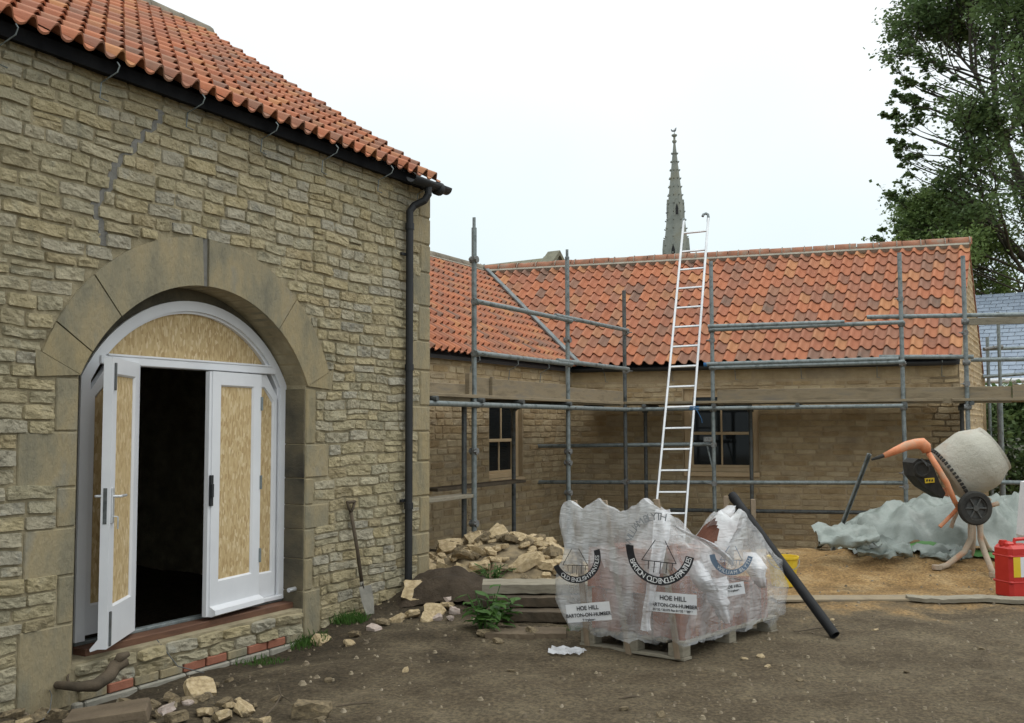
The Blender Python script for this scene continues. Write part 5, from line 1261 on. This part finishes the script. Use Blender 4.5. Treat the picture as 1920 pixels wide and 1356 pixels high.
# axle, wheels
for dd_ in(-.42,.30):
    c=X(1828,953,dd_);w_=part(MB().lathe(c,V(.06,-1,0),[(-.03,.10),(-.03,.165),(-.02,.18),(.02,.18),(.03,.165),(.03,.125),(.015,.12),(.015,.10)],36),'wheel',rubber,mix,smooth=False)
    mb=MB();mb.lathe(c,V(.06,-1,0),[(-.0,.0),(.0,.118)],28);mb.lathe(c,V(.06,-1,0),[(.0,.03),(.03,.03),(.03,0)],14)
    for k in range(6):
        t=math.pi/3*k;mb.bevbox(c+V(math.cos(t)*.065,-.012,math.sin(t)*.065),V(math.cos(t)*.05,0,math.sin(t)*.05),V(0,.012,0),V(-math.sin(t)*.008,0,math.cos(t)*.008),.003)
    part(mb,'hub',hub,w_)
mb=MB();mb.tube([X(1828,953,-.4),X(1828,953,.3)],.018,10);part(mb,'axle',rubber,mix)
# stand: central tube splitting in four splayed legs
gzz=lambda p:V(p[0],p[1],gz(p[0],p[1])+.015)
hubp=X(1828,962,-.1)
for (pts) in([(1820,965,-.12),(1820,1010,-.12),(1808,1035,-.15),(1775,1060,-.25),(1757,1075,-.3)],[(1838,965,-.12),(1838,1010,-.12),(1846,1035,-.25),(1858,1065,-.45),(1864,1086,-.5)],
             [(1824,965,.1),(1825,1010,.1),(1822,1035,.15),(1812,1060,.3),(1806,1068,.35)],[(1834,965,.1),(1838,1000,.1),(1850,1025,.15),(1870,1045,.3),(1880,1052,.35)]):
    P_=[X(*q) for q in pts];P_[-1]=gzz(P_[-1]);mb=MB();mb.tube(P_,[.03,.03,.032,.03,.034],10);lg=part(mb,'leg',legm,mix,smooth=True)
    mb=MB();mb.tube([P_[-1]-UPV*.01,P_[-1]+UPV*.035],.05,10);part(mb,'foot',legm,lg)
mb=MB();mb.tube([X(1812,952,-.1),X(1850,952,-.1)],.035,10);mb.tube([X(1797,951,-.2),X(1820,958,-.15)],.03,10);mb.tube([X(1797,951,.2),X(1820,958,.1)],.03,10)
mb.tube([X(1856,935,-.05),X(1845,945,-.05),X(1858,948,-.05),X(1872,944,-.05)],.026,8);part(mb,'stand_head',legm,mix,smooth=True)
mb=MB();mb.tube([X(1797,951,-.2),X(1785,965,-.2),X(1762,988,-.2)],.022,8);part(mb,'tipping_lever',orange,mix);mb=MB();mb.tube([X(1797,955,.0),X(1788,975,0),X(1783,990,0)],.022,8);part(mb,'tipping_lever',legm,mix)
mb=MB()
for k in range(4): mb.tube([X(1735,870-k*2,-.2),X(1728,862-k,-.25),X(1738,868+k*2,-.31),X(1746,872,-.3)],.003,5)
part(mb,'wire',galvd,mix)
# ------------------------------------------------------------------ leaning metal channel and pale panel at right edge
a=Y(1563,1000,12.0);a[2]=gz(a[0],a[1])+.0;b=Y(1633,852,11.6)
mb=MB();d_=nrm(b-a);sx=nrm(np.cross(d_,V(0,1,0)));yy=nrm(np.cross(sx,d_))
mb.bevbox((a+b)/2,(b-a)/2,sx*.004,yy*.02,.001);mb.bevbox((a+b)/2+sx*.035,(b-a)/2,sx*.004,yy*.02,.001);mb.box((a+b)/2+sx*.018+yy*.02,(b-a)/2,sx*.02,yy*.003)
part(mb,'steel_channel',galv,base=a,label='thin grey steel channel propped upright beside the tarpaulin touching the mixer handle',cat='metal channel')
mb=MB();pp=[(1926,1012),(1923,1005),(1927,940),(1931,905),(1950,900),(1955,1012)]
mb.prism([Y(x,y,9.9) for x,y in pp],V(0,.18,0));mb.v=[tuple(np.array(p)+V(.01*N3(p[0]*15,p[2]*15),0,0)) for p in mb.v]
part(mb,'sack',whitep,base=Y(1925,1012,9.9)-UPV*.55,label='pale white sack cut off by the right edge behind the red can',cat='sack')
# ------------------------------------------------------------------ TARPAULIN HEAP
mb=MB();TX0,TX1=3.86,7.6;TY0,TY1=11.35,13.0;nx_,ny_=110,46;vs=[]
def prof_t(x): # crest height from photo silhouette
    P_=[(3.7,.02),(3.9,.10),(4.05,.24),(4.35,.40),(4.7,.52),(5.1,.6),(5.35,.68),(5.6,.60),(5.9,.62),(6.3,.72),(6.7,.73),(7.1,.66),(7.7,.5)]
    for (a,ha),(b,hb_) in zip(P_,P_[1:]):
        if a<=x<=b: return ha+(hb_-ha)*(x-a)/(b-a)
    return 0
for j in range(ny_+1):
    for i in range(nx_+1):
        x=TX0+(TX1-TX0)*i/nx_;v=j/ny_;yf=TY0+.10*math.sin(x*3.1)+.12*N3(x*1.7,4)+(.25 if x<4.1 else 0)*(4.1-x)/.7
        y=yf+(TY1-yf)*v;h=prof_t(x)*math.sin(math.pi*min(1,.03+v*.9))**.75
        r1=1-abs(N3(x*1.5+v*1.7,v*2.8-x*.5,1))*2.2;r2=1-abs(N3(x*3.2-v*2,v*4+x,5))*2.4;r3=1-abs(N3(x*7+v*3,v*7-x*2,9))*2.2
        wv=.20*max(-.5,r1)-.11+.09*max(-.5,r2)-.05+.014*r3
        h+=wv*(.35+.65*math.sin(math.pi*min(1,v)))*smooth(0,.1,prof_t(x))+.003*N3(x*16,v*16,3)
        vs.append(V(x+.06*N3(x*4,v*4,7),y+.06*N3(x*3,v*3,8),gz(x,y)+max(.012+.01*N3(x*9,y*9),h)))
n=nx_+1;mb.add(vs,[(j*n+i,j*n+i+1,(j+1)*n+i+1,(j+1)*n+i) for j in range(ny_) for i in range(nx_)])
tp=thing('tarpaulin','crumpled silver grey tarpaulin with green underside covering a heap by the mixer','tarpaulin',(5.2,12,0))
part(mb,'sheet',tarp,tp,smooth=True,recalc=False)
mb=MB();vs=[]
for i in range(61):
    x=4.3+(i/60)*1.5;yf=TY0-.06+.10*math.sin(x*3.1)+.10*N3(x*1.7,4)
    for j in range(4): vs.append(V(x,yf+.04*j-.10*(.5+.5*math.sin(x*6)),gz(x,yf)+.02+.02*j+.03*abs(N3(x*6,j))))
mb.add(vs,[(i*4+j,i*4+j+1,(i+1)*4+j+1,(i+1)*4+j) for i in range(60) for j in range(3)]);part(mb,'turned_edge',tarpg,tp,recalc=False,smooth=True,label='bright green turned up edge of the tarpaulin')
# loose flap
for (cx_,cy_,w_,h_,seed) in((1585,1008,.34,.26,1),(1765,1040,.28,.16,2),(1650,1030,.30,.2,3)):
    c=Y(cx_,cy_,11.2);vs=[]
    mb=MB()
    for j in range(13):
        for i in range(17):
            u=(i/16-.5)*2;v=(j/12-.5)*2
            z=c[2]+h_*.5*v*(1-.3*abs(u))+.07*N3(u*2,v*2,seed)+.03*(1-abs(N3(u*4,v*4,seed))*2)
            p=V(c[0]+w_*u,c[1]-.12*(1-v*v)-.1*N3(u*2,v*2,seed+4)+.12*v,z);p[2]=max(p[2],gz(p[0],p[1])+.01);vs.append(p)
    mb.add(vs,[(j*17+i,j*17+i+1,(j+1)*17+i+1,(j+1)*17+i) for j in range(12) for i in range(16)]);part(mb,'fold',tarp,tp,recalc=False,smooth=True)
# ------------------------------------------------------------------ board on the ground
a=Y(1700,1137,9.5);b=Y(1975,1133,9.3);a[2]=gz(a[0],a[1])+.015;b[2]=gz(b[0],b[1])+.03
mb=MB();k=26;vs=[]
for i in range(k+1):
    p=a+(b-a)*i/k;w0=.07+.02*N3(i*.8,1)*1.0;
    if i<4:w0*=.45+.14*i
    p[2]=gz(p[0],p[1])+.03
    vs+=[p+V(0,-w0,-.02),p+V(0,-w0-.005,.016+.012*N3(i*.9,3)),p+V(0,w0*.6,.03),p+V(0,w0,-.02)]
mb.add(vs,[(i*4+j,i*4+(j+1)%4,(i+1)*4+(j+1)%4,(i+1)*4+j) for i in range(k) for j in range(4)]+[(0,1,2,3),tuple(k*4+j for j in range(4))])
part(mb,'split_plank',greywood,base=a,label='long split grey plank lying flat on the earth below the cement mixer',cat='plank')
a=Y(1450,1128,9.4);b=Y(1720,1130,9.6);mb=MB();a[2]=gz(a[0],a[1])+.02;b[2]=gz(b[0],b[1])+.015;mb.bevbox((a+b)/2,(b-a)/2,V(0,.12,0),UPV*.012,.004)
part(mb,'flat_board',plank,base=a,label='pale flat board half buried in the sand behind the foot of the black pipe',cat='board')
# ------------------------------------------------------------------ STONES
def rock(seed,ang_=.0,flat=.6,n=3):
    rg=random.Random(seed);import bmesh
    bm=bmesh.new();bmesh.ops.create_cube(bm,size=1.)
    bmesh.ops.subdivide_edges(bm,edges=bm.edges[:],cuts=1,use_grid_fill=True)
    for v in bm.verts:
        v.co=Vector((v.co.x*(1+rg.uniform(-.18,.12)),v.co.y*(1+rg.uniform(-.18,.12)),v.co.z*flat*(1+rg.uniform(-.2,.15))))*(1-.22*(v.co.length/.86)**3)
        v.co+=Vector((rg.uniform(-.04,.04),rg.uniform(-.04,.04),rg.uniform(-.03,.03)))
    for q in range(3):   # chop facets
        nn=Vector((rg.gauss(0,1),rg.gauss(0,1),rg.gauss(0,.8))).normalized();bmesh.ops.bisect_plane(bm,geom=bm.verts[:]+bm.edges[:]+bm.faces[:],plane_co=nn*rg.uniform(.28,.40),plane_no=nn,clear_outer=True)
        eds=[e for e in bm.edges if e.is_boundary]
        if eds: bmesh.ops.holes_fill(bm,edges=eds)
    bmesh.ops.subdivide_edges(bm,edges=[e for e in bm.edges if e.calc_length()>.22],cuts=1)
    for v in bm.verts: v.co+=Vector((rg.gauss(0,.012),rg.gauss(0,.012),rg.gauss(0,.012)))
    bmesh.ops.triangulate(bm,faces=bm.faces[:]);bmesh.ops.recalc_face_normals(bm,faces=bm.faces[:])
    me=bpy.data.meshes.new('stone');bm.to_mesh(me);bm.free();return me
def rocks(m,n,s0,**k):
    r=[]
    for i in range(n):
        me=rock(s0+i,**k);me.materials.append(m);r.append(me)
    return r
RH_=rocks(heapst,10,100,flat=.55);RS=rocks(soilst,8,200,flat=.6);RPk=rocks(pinkst,4,300,flat=.75)
def put(me,p,s,label,group=None,name='broken_stone',rot=None,cat='stone'):
    o=bpy.data.objects.new(name,me);scn.collection.objects.link(o);o.location=tuple(p);o.scale=tuple(s) if hasattr(s,'__len__') else (s,s,s)
    o.rotation_euler=rot if rot is not None else (ru(-.5,.5),ru(-.5,.5),ru(0,6.28));tagit(o,label,cat,group);return o
rg=random.Random(31)
# heap: crest line pixels 790..1045
hc=[]
def hz(px_x): # crest image row
    P_=[(785,1100),(830,1070),(870,1055),(905,1048),(940,1038),(975,1035),(1005,1052),(1045,1068)]
    for (a,ya),(b,yb) in zip(P_,P_[1:]):
        if a<=px_x<=b: return ya+(yb-ya)*(px_x-a)/(b-a)
    return 1100
# soil/rubble core under the heap
mb=MB();NX,NY=36,24;vs=[]
hcx,hcy=Y(935,1080,10.6)[:2]
for j in range(NY+1):
    for i in range(NX+1):
        x=hcx-1.0+2.0*i/NX;y=9.75+1.9*j/NY;p_=(x/y)*f+960
        u=max(0,1-((x-hcx)/.95)**2);v=max(0,1-((y-10.75)/.95)**2);z=.36*(u**.7)*(v**.8)-.03+.03*N3(x*6,y*6);vs.append(V(x,y,gz(x,y)*.6+z))
mb.add(vs,[(j*(NX+1)+i,j*(NX+1)+i+1,(j+1)*(NX+1)+i+1,(j+1)*(NX+1)+i) for j in range(NY) for i in range(NX)]);part(mb,'rubble_core',soilst,base=(hcx,10.7,0),smooth=True,recalc=False,kind='stuff',label='fine stone rubble and dust packed under the heap of broken stone',cat='rubble')
for i in range(185):
    x=hcx-.95+1.9*rg.random();y=9.9+1.3*rg.random()
    u=max(0,1-((x-hcx)/.95)**2);v=max(0,1-((y-10.75)/.95)**2);z=.36*(u**.7)*(v**.8)
    if z<.03: continue
    s=rg.choice([.08,.10,.12,.15,.19,.25])*rg.uniform(.8,1.15);put(rg.choice(RH_ if rg.random()<.8 else RS),V(x,y,gz(x,y)*.6+z+.005),V(s*1.25,s,s*rg.uniform(.6,.9)),'broken yellow limestone piece in the heap by the barn corner','broken stones in the heap beside the barn corner')
# soil mound in front of heap
mb=MB();vs=[];mc=Y(855,1115,9.35)
for j in range(31):
    for i in range(41):
        x=mc[0]-.55+1.1*i/40;y=mc[1]-.35+.8*j/30;u=max(0,1-((x-mc[0])/.53)**2);v=max(0,1-((y-mc[1])/.38)**2);vs.append(V(x,y,gz(x,y)-.02+.24*u**.8*v**.8*(1+.25*N3(x*5,y*5))+.02*N3(x*13,y*13)))
mb.add(vs,[(j*41+i,j*41+i+1,(j+1)*41+i+1,(j+1)*41+i) for j in range(30) for i in range(40)]);part(mb,'soil_mound',soil,base=mc,smooth=True,recalc=False,label='dark mound of dug soil in front of the broken stone heap',cat='soil heap')
for (x,y,s,l,ms) in((785,1135,.34,'large flat yellow stone chunk at the foot of the downpipe',RH_),(815,1150,.2,'yellow stone lump on the small pile below the downpipe',RH_),(770,1155,.16,'',RH_),(800,1160,.14,'',RH_),(745,1160,.14,'',RH_),(720,1165,.12,'',RS),(835,1145,.14,'',RH_),(700,1172,.11,'smooth pale stone alone below the leaning shovel',RPk),(665,1178,.12,'',RS),(600,1178,.16,'flat yellow stone against the barn wall right of the doorway',RH_),(655,1190,.09,'',RH_)):
    p=Zp(x,y,.03);p[2]=gz(p[0],p[1])+s*.12;put(random.choice(ms),p,V(s*1.2,s,s*.7),l or 'broken stone on the small pile near the foot of the downpipe',None if l else 'broken stones near the foot of the downpipe')
for (x,y,s) in((838,1140,.11),(852,1150,.10),(845,1160,.07),(828,1148,.07),(820,1160,.08)):
    p=Zp(x,y,.03);p[2]=gz(p[0],p[1])+s*.2;put(random.choice(RPk),p,s,'small pale pink pebble in front of the soil mound','pale pink pebbles before the soil mound',name='pebble')
# foreground named stones
fg=[(375,1293,.20,RH_,'big yellow ochre stone in the foreground left of centre'),(325,1290,.11,RS,'brown stone just left of the big ochre stone'),(455,1328,.14,RH_,'pale angular stone in front of the big ochre stone'),(382,1336,.11,RH_,'flat pale stone below the big ochre stone'),(415,1345,.12,RH_,''),(430,1322,.08,RH_,''),(330,1350,.11,RS,''),(290,1300,.08,RS,''),(270,1320,.07,RH_,''),(310,1335,.09,RPk,''),(200,1290,.11,RS,''),(240,1300,.10,RS,''),(110,1280,.10,RS,''),(60,1300,.12,RS,''),(30,1310,.10,RS,''),(100,1330,.12,RS,''),(60,1350,.11,RS,''),(150,1352,.10,RH_,''),(20,1345,.10,RS,''),(350,1320,.06,RPk,''),(480,1350,.07,RS,''),(600,1345,.06,RS,''),(400,1270,.08,RS,''),(430,1255,.05,RS,''),(130,1262,.14,RS,''),(180,1268,.12,RS,'')]
for x,y,s,ms,l in fg:
    p=Zp(x,y,.03);p[2]=gz(p[0],p[1])+s*.2;put(random.choice(ms),p,V(s*1.2,s,s*.85),l or 'dirty stone among the foreground rubble at lower left','loose stones in the foreground rubble at lower left' if not l else None)
for (x,y,s,ms,l) in((1005-2,1190,.14,RS,'rounded stone left of the flat slabs in front of the sleepers'),(910,1188,.15,RS,'rounded brown stone at the left end of the paving slabs'),(935,1200,.09,RS,'small dark stone beside the rounded brown stone'),(1395,1228,.05,RH_,''),(1440,1245,.05,RH_,''),(1425,1225,.06,RH_,''),(615,1270,.06,RS,''),(1170,1330,.05,RS,''),(1560,1160,.04,RH_,''),(1500,1270,.04,RS,''),(760,1255,.05,RH_,''),(960,1250,.05,RS,''),(1240,1345,.05,RS,''),(1700,1260,.04,RS,''),(1640,1180,.05,RH_,''),(1840,1210,.05,RS,'')):
    p=Zp(x,y,.02);p[2]=gz(p[0],p[1])+s*.15;put(random.choice(ms),p,V(s*1.2,s,s*.6),l or 'small loose stone lying alone on the open earth','small stones scattered on the open earth' if not l else None)
for k in range(46):
    x,y=ru(-40,520),ru(1262,1375)
    if x>300 and y<1300: continue
    p=Zp(x,y,.03)
    if (p[0]-CB[0])*n1[0]+(p[1]-CB[1])*n1[1]<.12: continue
    p[2]=gz(p[0],p[1])+.008;q_=ru(.035,.10);put(random.choice(RS if rnd()<.9 else RH_),p,V(q_*1.3,q_,q_*.7),'dirty stone among the foreground rubble at lower left','loose stones in the foreground rubble at lower left')
# slab in the foreground + block
p=Zp(205,1335,.04);p[2]=gz(p[0],p[1])+.05
mb=MB();mb.bevbox(p,V(.21,.05,.02),V(-.05,.16,-.01),V(-.01,0,.035),.008);mb.v=[tuple(np.array(q)+.012*V(N3(q[0]*9,q[1]*9,q[2]*9),N3(q[1]*9,q[0]*9,1),0)) for q in mb.v]
part(mb,'stone_slab',slabm,base=p,label='square brown stone slab tilted on the ground at lower left',cat='slab')
p=Zp(583,1328,.05);p[2]=gz(p[0],p[1])+.04;put(RS[2],p,V(.25,.15,.17),'dark squared stone block on the foreground earth below the doorway',rot=(.05,.03,.1))
# pebbles
mb=MB();rg=random.Random(77)
for i in range(2600):
    y=5.0+8.5*rg.random()**1.3;x=(-.53+1.06*rg.random())*y
    o=(x-CB[0])*n1[0]+(y-CB[1])*n1[1];s_b=-((x-CB[0])*d1[0]+(y-CB[1])*d1[1])
    if s_b>-.2 and o<.05: continue
    s=rg.choice([.004,.006,.008,.010,.016])*rg.uniform(.7,1.3)
    if N3(x*1.3,y*1.3,6)<-.1 and rg.random()<.7: continue
    if o<1.3 and rg.random()<.4: s*=1.6
    z=gz(x,y)+s*.3;k=5;t0=rg.random()*6
    ring=[V(x+s*rg.uniform(.7,1.4)*math.cos(t0+6.283*j/k),y+s*rg.uniform(.7,1.4)*math.sin(t0+6.283*j/k),z-s*.4) for j in range(k)];tp_=[V(x+s*.6*math.cos(t0+.5+6.283*j/k),y+s*.6*math.sin(t0+.5+6.283*j/k),z+s*rg.uniform(.4,.8)) for j in range(k)]
    mb.add(ring+tp_,[(j,(j+1)%k,k+(j+1)%k,k+j) for j in range(k)]+[tuple(k+j for j in range(k))],(rg.randint(0,60)+.5,.5))
pebm=mat('mixed grit',[(.20,.16,.11),(.34,.28,.2)],9,4,.95,.3,60,uvc=[(.12,.095,.065),(.20,.16,.11),(.30,.25,.17),(.15,.115,.08),(.40,.34,.25)],uvmix=.8)
part(mb,'gravel',pebm,kind='stuff',label='grit and small pebbles strewn over the earth',cat='gravel',recalc=False)
# ------------------------------------------------------------------ old sleepers left of the pallet
ZG=lambda p:gz(p[0],p[1])
def beam(x0,y0,x1,y1,d0,d1_,z,th,wd,m,label,name='sleeper',cat='timber'):
    a=Y(x0,y0,d0);b=Y(x1,y1,d1_);a[2]=b[2]=z;u=nrm(b-a);s=V(-u[1],u[0],0);mb=MB();k=12;vs=[]
    for i in range(k+1):
        p=a+(b-a)*i/k
        for (q,r) in((-1,-1),(1,-1),(1,1),(-1,1)):
            vs.append(p+s*q*wd/2*(1+.05*N3(i*.7,q,r))+UPV*(r*th/2+.008*N3(i*.9,q+3,r)))
    mb.add(vs,[(i*4+j,i*4+(j+1)%4,(i+1)*4+(j+1)%4,(i+1)*4+j) for i in range(k) for j in range(4)]+[(3,2,1,0),tuple(k*4+j for j in range(4))])
    part(mb,name,m,base=(a+b)/2,label=label,cat=cat)
beam(905,1110,1100,1105,8.9,8.9,.245,.075,.34,greywood,'pale grey old oak beam topmost of the stack left of the pallet')
beam(925,1150,1100,1150,8.75,8.75,.155,.075,.30,darkwood,'dark beam in the middle of the stack left of the pallet')
beam(915,1170,1100,1180,8.65,8.55,.065,.08,.34,darkwood,'dark wet beam at the bottom of the stack left of the pallet')
beam(915,1195,1005,1200,8.05,8.0,.02+.0,.04,.30,slabm,'flat brown paving slab on the ground before the beam stack','paving_slab','slab')
beam(990,1200,1062,1200,8.0,7.98,.025,.04,.26,slabm,'second flat paving slab touching the plastic scrap beside the pallet','paving_slab','slab')
# plastic scrap
mb=MB();c=Zp(1063,1218,.02);vs=[]
for j in range(9):
    for i in range(13):
        u=(i/12-.5)*2;v=(j/8-.5)*2;x=c[0]+u*.125+.02*v;y=c[1]+v*.07*(1-.4*u)-.03*u;vs.append(V(x,y,gz(x,y)+.012+.03*abs(N3(u*2.5,v*2.5,2))*2))
mb.add(vs,[(j*13+i,j*13+i+1,(j+1)*13+i+1,(j+1)*13+i) for j in range(8) for i in range(12)]);part(mb,'plastic_scrap',wrapd,base=c,recalc=False,label='scrap of white plastic film on the ground left of the pallet',cat='litter')
# ------------------------------------------------------------------ shovel
a=B(1.27,.90,.045);b=B(1.17,.24,.10);sh_=thing('shovel','old dirty shovel with a dark shaft leaning against the barn wall right of the doorway','shovel',B(1.15,.05,.13))
mb=MB();mb.tube([a,(a+b)/2+n1*.008,b],.016,10);part(mb,'shaft',darkwood,sh_,smooth=True)
mb=MB();mb.tube([a+d1*.055+UPV*.09,a+d1*-.055+UPV*.09],.014,8);mb.tube([a,a+d1*.03+UPV*.04,a+d1*.05+UPV*.09],.012,8);mb.tube([a,a-d1*.03+UPV*.04,a-d1*.05+UPV*.09],.012,8);part(mb,'handle_grip',darkwood,sh_,smooth=True)
mb=MB();c=b;dn_=nrm(b-a);vs=[]
for j in range(9):
    for i in range(9):
        u=(i/8-.5)*2;t=j/8;w_=.085*(1-.35*max(0,t-.5)*2*abs(1));vs.append(c+dn_*(-.02+.25*t)-d1*u*w_+n1*(.012+.02*u*u-.0+.01*t))
for v_ in list(vs): vs.append(v_-n1*.003)
mb.add(vs,[(j*9+i,j*9+i+1,(j+1)*9+i+1,(j+1)*9+i) for j in range(8) for i in range(8)]+[(81+j*9+i,81+j*9+i+1,81+(j+1)*9+i+1,81+(j+1)*9+i) for j in range(8) for i in range(8)])
mb.tube([b-dn_*.06,b+dn_*.06],[.018,.012],8);part(mb,'blade',mat('cement caked blade',[(.20,.19,.165),(.34,.32,.27)],9,6,.9,.3,40),sh_,smooth=True,recalc=False)
# ------------------------------------------------------------------ root branch, wire, stick
def P3(x,y,h): p=Zp(x,y,0);p=C0+(p-C0)*(1-h/1.65);return p
mb=MB();pts=[P3(238,1238,.16),P3(215,1250,.13),P3(205,1268,.09),P3(180,1285,.07),P3(150,1288,.07),P3(110,1285,.06),P3(60,1275,.05),P3(20,1270,.04)]
mb.tube(pts,[.034,.046,.044,.038,.03,.024,.016,.008],9);mb.tube([P3(218,1248,.13),P3(226,1232,.19),P3(240,1226,.2)],[.03,.028,.02],8);mb.tube([P3(130,1287,.06),P3(126,1272,.09),P3(128,1262,.11)],[.01,.008,.004],6)
mb.v=[tuple(np.array(q)+.006*V(N3(q[0]*25,q[1]*25,q[2]*25),0,N3(q[2]*25,q[0]*25,1))) for q in mb.v]
part(mb,'tree_root',darkwood,base=pts[3],smooth=True,label='gnarled dark root lying on the ground below the open door leaf',cat='root')
mb=MB();mb.tube([P3(522,1285,.10),P3(527,1305,.07),P3(515,1325,.04),P3(495,1345,.02),P3(480,1352,.02)],[.003,.005,.006,.005,.004],6);mb.tube([P3(527,1305,.07),P3(545,1315,.04)],.003,5);part(mb,'twig',darkwood,base=P3(510,1330,0),label='forked dark twig standing from the foreground earth',cat='twig')
mb=MB();mb.tube([P3(92,1290,.02),P3(97,1305,.09),P3(94,1330,.07),P3(80,1350,.03),P3(65,1358,.0)],.003,5);part(mb,'wire',galvd,base=P3(85,1340,0),label='thin grey wire loop in the lower left corner rubble',cat='wire')
mb=MB();mb.tube([B(3.30,.18,-.03),B(3.23,.0,.1),B(3.1,-.06,.22)],.004,5);part(mb,'cable',galvd,base=B(3.2,0,.1),label='thin grey cable hanging from the door sill to the ground',cat='cable')
for (x0,y0,x1,y1,l) in((1160,1310,1205,1306,'thin straight stick on the earth right of centre foreground'),(630,1325,700,1318,'thin dark stick lying on the foreground earth left of centre'),(1490,1185,1600,1172,'long thin stick on the earth beside the foot of the black pipe')):
    mb=MB();mb.tube([P3(x0,y0,.015),P3((x0+x1)/2,(y0+y1)/2-2,.02),P3(x1,y1,.012)],[.004,.006,.003],6);part(mb,'stick',darkwood,base=P3(x0,y0,0),label=l,cat='stick')
# ------------------------------------------------------------------ plants
def leafplant(c,n,h,ls,seed,label,name='nettle_plant'):
    rg=random.Random(seed);root=thing(name,label,'plant',c);sm_=MB();lm=MB()
    for i in range(n):
        a=rg.uniform(0,6.28);r=rg.uniform(.02,.22);tipp=V(c[0]+r*math.cos(a)*1.2,c[1]+r*math.sin(a),c[2]+h*rg.uniform(.35,1));b0=V(c[0]+.05*math.cos(a),c[1]+.05*math.sin(a),c[2]-.01)
        sm_.tube([b0,(b0+tipp)/2+V(0,0,.05),tipp],.004,5,caps=False)
        for k in range(4):
            p=b0+(tipp-b0)*(.4+.2*k);aa=rg.uniform(0,6.28);d_=nrm(V(math.cos(aa),math.sin(aa),rg.uniform(-.5,.1)));s_=nrm(np.cross(d_,UPV));L=ls*rg.uniform(.7,1.25)
            pts=[p,p+d_*L*.25+s_*L*.32,p+d_*L*.5+s_*L*.34,p+d_*L*.8+s_*L*.16,p+d_*L-UPV*L*.15,p+d_*L*.8-s_*L*.16,p+d_*L*.5-s_*L*.34,p+d_*L*.25-s_*L*.32];mid=p+d_*L*.5+UPV*L*.06
            lm.add(pts+[mid],[(i2,(i2+1)%8,8) for i2 in range(8)])
    part(sm_,'stem',green,root,recalc=False);part(lm,'leaves',leafw,root,recalc=False)
leafw=leafmat('weed leaves',[(.04,.10,.02),(.07,.15,.03),(.10,.19,.045)])
c=Zp(912,1180,0);c[1]-=.1;c[2]=ZG(c);leafplant(c,20,.36,.12,5,'leafy green weed growing at the left end of the beam stack')
c=Zp(925,1120,.05);c[1]+=.1;c[2]=ZG(c)+.1;leafplant(c,14,.16,.05,8,'small green weed between the stone heap and the top beam','weed')
def tuft(c,n,h,sp,seed,label,name='grass_tuft'):
    rg=random.Random(seed);mb=MB()
    for i in range(n):
        a=rg.uniform(0,6.28);r=sp*rg.random()**.6;b=V(c[0]+r*math.cos(a),c[1]+r*math.sin(a)*.6,0);b[2]=gz(b[0],b[1])-.005;L=h*rg.uniform(.5,1.2);dx=V(rg.gauss(0,.35),rg.gauss(0,.35),1);dx=nrm(dx)*L;w_=nrm(V(rg.gauss(0,1),rg.gauss(0,1),0))*.004
        mb.add([b-w_,b+w_,b+dx*.6+w_*.8,b+dx+V(dx[0],dx[1],-.1*L)*.3,b+dx*.6-w_*.8],[(0,1,2,3,4)])
    part(mb,name,leafw,base=(c[0],c[1],gz(c[0],c[1])),recalc=False,label=label,cat='grass')
for (x,y,n,h,sp,l) in((655,1165,260,.10,.16,'tuft of grass at the foot of the shovel'),(570,1185,260,.08,.22,'low grass tuft beside the right door jamb'),(480,1210,160,.06,.25,'thin grass at the foot of the wall below the door'),(790,1090,120,.09,.12,'grass blades at the barn corner above the stones'),(1075,1185,90,.05,.12,'grass wisps between the beams and the pallet')):
    c=Zp(x,y,0);tuft(c,n,h,sp,int(x),l)
print('faces',sum(len(m.polygons) for m in bpy.data.meshes),'objs',len(bpy.data.objects))
